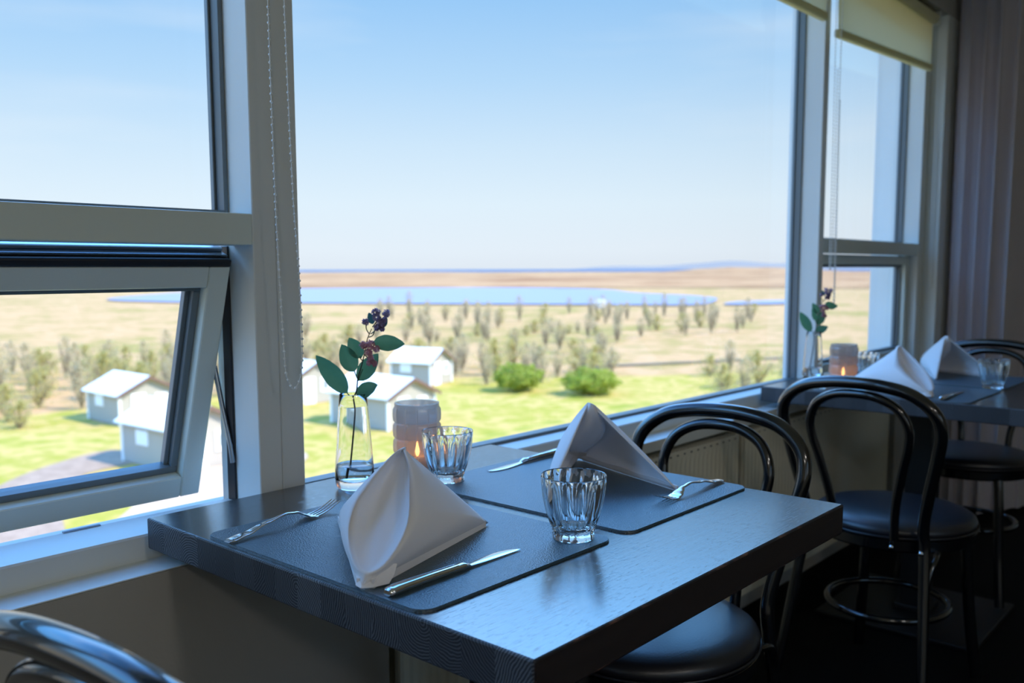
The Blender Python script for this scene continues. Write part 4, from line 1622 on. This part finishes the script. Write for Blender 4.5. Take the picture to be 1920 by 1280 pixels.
def leaf_cloud(n, rx, ry, rz_, size, seed, hollow=0.5, top=False):
    rg = random.Random(seed)
    V, Fc = [], []
    for _ in range(n):
        while True:
            d = Vector((rg.uniform(-1, 1), rg.uniform(-1, 1), rg.uniform(-1, 1)))
            if hollow < d.length < 1: break
        lump = 1+0.42*noise.noise(d*2.3+Vector((seed, 0, 0)))
        p = Vector((d.x*rx*lump, d.y*ry*lump, rz_*0.55+d.z*rz_*0.5*lump))
        if hollow < 0.5:      # loose crown reaching the ground, thinning out towards its edge
            h_ = rg.random()**0.85
            an = rg.random()*2*PI
            ra = (0.35+0.65*math.sin(PI*(0.18+0.78*h_)))*abs(rg.gauss(0, 0.52))
            p = Vector((math.cos(an)*ra*rx, math.sin(an)*ra*ry, h_*rz_))
            if noise.noise(p*1.3+Vector((seed*7, 0, 0))) < -0.08:
                continue
        nrm = (d+Vector((rg.gauss(0, .5), rg.gauss(0, .5), rg.gauss(0, .5)))).normalized()
        a = nrm.orthogonal().normalized(); b = nrm.cross(a)
        ph = rg.random()*PI
        a, b = a*math.cos(ph)+b*math.sin(ph), b*math.cos(ph)-a*math.sin(ph)
        s = size*(0.6+0.8*rg.random())
        i = len(V)
        V += [p-a*s, p+b*s*0.45, p+a*s, p-b*s*0.45]
        Fc.append((i, i+1, i+2, i+3))
    return V, Fc


def branch_geo(h, spread, n, seed):
    rg = random.Random(seed)
    parts = []
    for _ in range(n):
        a = rg.random()*2*PI
        e = Vector((math.cos(a)*spread*rg.uniform(.3, 1), math.sin(a)*spread*rg.uniform(.3, 1), h*rg.uniform(0.6, 1)))
        mid = e*0.5+Vector((rg.gauss(0, .06), rg.gauss(0, .06), 0))*spread
        parts.append(tube_geo([Vector((0, 0, -0.1)), mid, e], [0.035, 0.022, 0.008], 4))
    return join_geo(parts)


def make_shrub(name, label, cat, mat, rx, rz_, n, size, seed, group, hollow=0.45, br=10):
    r = thing(name, label, cat, (0, 0, ZG), 0, group)
    v, f = leaf_cloud(n, rx, rx, rz_, size, seed, hollow)
    mk('foliage', v, f, mat, r)
    v, f = branch_geo(rz_*0.95, rx*0.85, br, seed+1)
    mk('branches', v, f, M['twigs'], r)
    return r


protos = {
    'bright': make_shrub('green_bush', 'bright green rounded bush on the lawn, straight above the white tent napkin', 'bush', M['shrub_bright'], 1.9, 2.2, 2600, 0.16, 1, 'bright green bushes', 0.75),
    'olive': make_shrub('shrub', 'blurry olive half-bare shrub on the heath', 'shrub', M['shrub_olive'], 1.75, 2.7, 1150, 0.13, 2, 'olive shrubs on the heath', 0.2, 26),
    'grey': make_shrub('bare_tree', 'blurry grey-green bare tree on the heath', 'tree', M['shrub_grey'], 1.35, 4.0, 700, 0.12, 3, 'grey bare trees on the heath', 0.15, 34),
}
first = {k: True for k in protos}


def put(kind, x, y, s=1.0, sz=1.0, label=None):
    p_ = protos[kind]
    if first[kind]:
        o = p_
        first[kind] = False
    else:
        o = copy_tree(p_)
    o.location = (x, y, ZG-0.05)
    o.rotation_euler = (0, 0, rnd.random()*6.28)
    o.scale = (s, s, s*sz)
    if label: o['label'] = label
    return o


put('bright', 54.0, 47.0, 1.0, 0.95, 'bright green rounded bush on the lawn, the left one of the pair')
put('bright', 56.2, 41.4, 1.1, 0.8, 'bright green rounded bush on the lawn, the right one of the pair')


def polar(azd, r):
    a = math.radians(azd)
    return r*math.sin(a), r*math.cos(a)


rs = random.Random(11)
taken = [(54, 47, 3.0), (56.2, 41.4, 3.0), (53, 56.5, 4.0), (27.5, 57.2, 4.5), (37.3, 43.6, 4.5), (39.6, 56, 4)]


def scatter(n, az0, az1, r0, r1, grey, s0, s1, z0, z1, gap=1.15):
    """n shrubs or trees spread over a sector, none touching its neighbour"""
    done = tries = 0
    while done < n and tries < n*60:
        tries += 1
        x, y = polar(rs.uniform(az0, az1), math.sqrt(rs.uniform(r0*r0, r1*r1)))
        kind = 'grey' if rs.random() < grey else 'olive'
        s_ = rs.uniform(s0, s1)
        rad = (1.5 if kind == 'grey' else 1.8)*s_*gap
        if any((x-a)**2+(y-b)**2 < (rad+c)**2 for a, b, c in taken):
            continue
        taken.append((x, y, rad))
        put(kind, x, y, s_, rs.uniform(z0, z1))
        done += 1


scatter(52, 17.5, 32, 62, 100, .35, .7, 1.1, .8, 1.3)       # thicket left of the cottages
scatter(16, 45, 55, 75, 86, .5, .7, 1.1, .8, 1.2)          # behind the two bright bushes
scatter(62, 33, 56, 84, 140, .4, .6, 1.1, .6, 1.0)        # belt behind the cottages
scatter(60, 40, 64, 130, 205, .8, .7, 1.0, .8, 1.3)        # slender trees towards the lake
scatter(10, 61, 67, 64, 88, .5, .8, 1.3, .8, 1.1)          # shrubs at the right edge of the big pane
# small white hut on the lake shore
hx, hy = polar(54.2, 229)
hut = thing('boathouse', 'tiny white hut on the near shore of the lake', 'hut', (hx, hy, ZG))
box('walls', (-1.0, -1.0, 0), (1.0, 1.0, 1.3), M['cot_trim'], hut, bev=0.02)
mk('roof', [(-1.2, -1.2, 1.3), (1.2, -1.2, 1.3), (1.2, 1.2, 1.3), (-1.2, 1.2, 1.3), (0, -1.2, 2.1), (0, 1.2, 2.1)],
   [(0, 1, 4), (2, 3, 5), (0, 4, 5, 3), (1, 2, 5, 4), (0, 3, 2, 1)], M['roof'], hut)
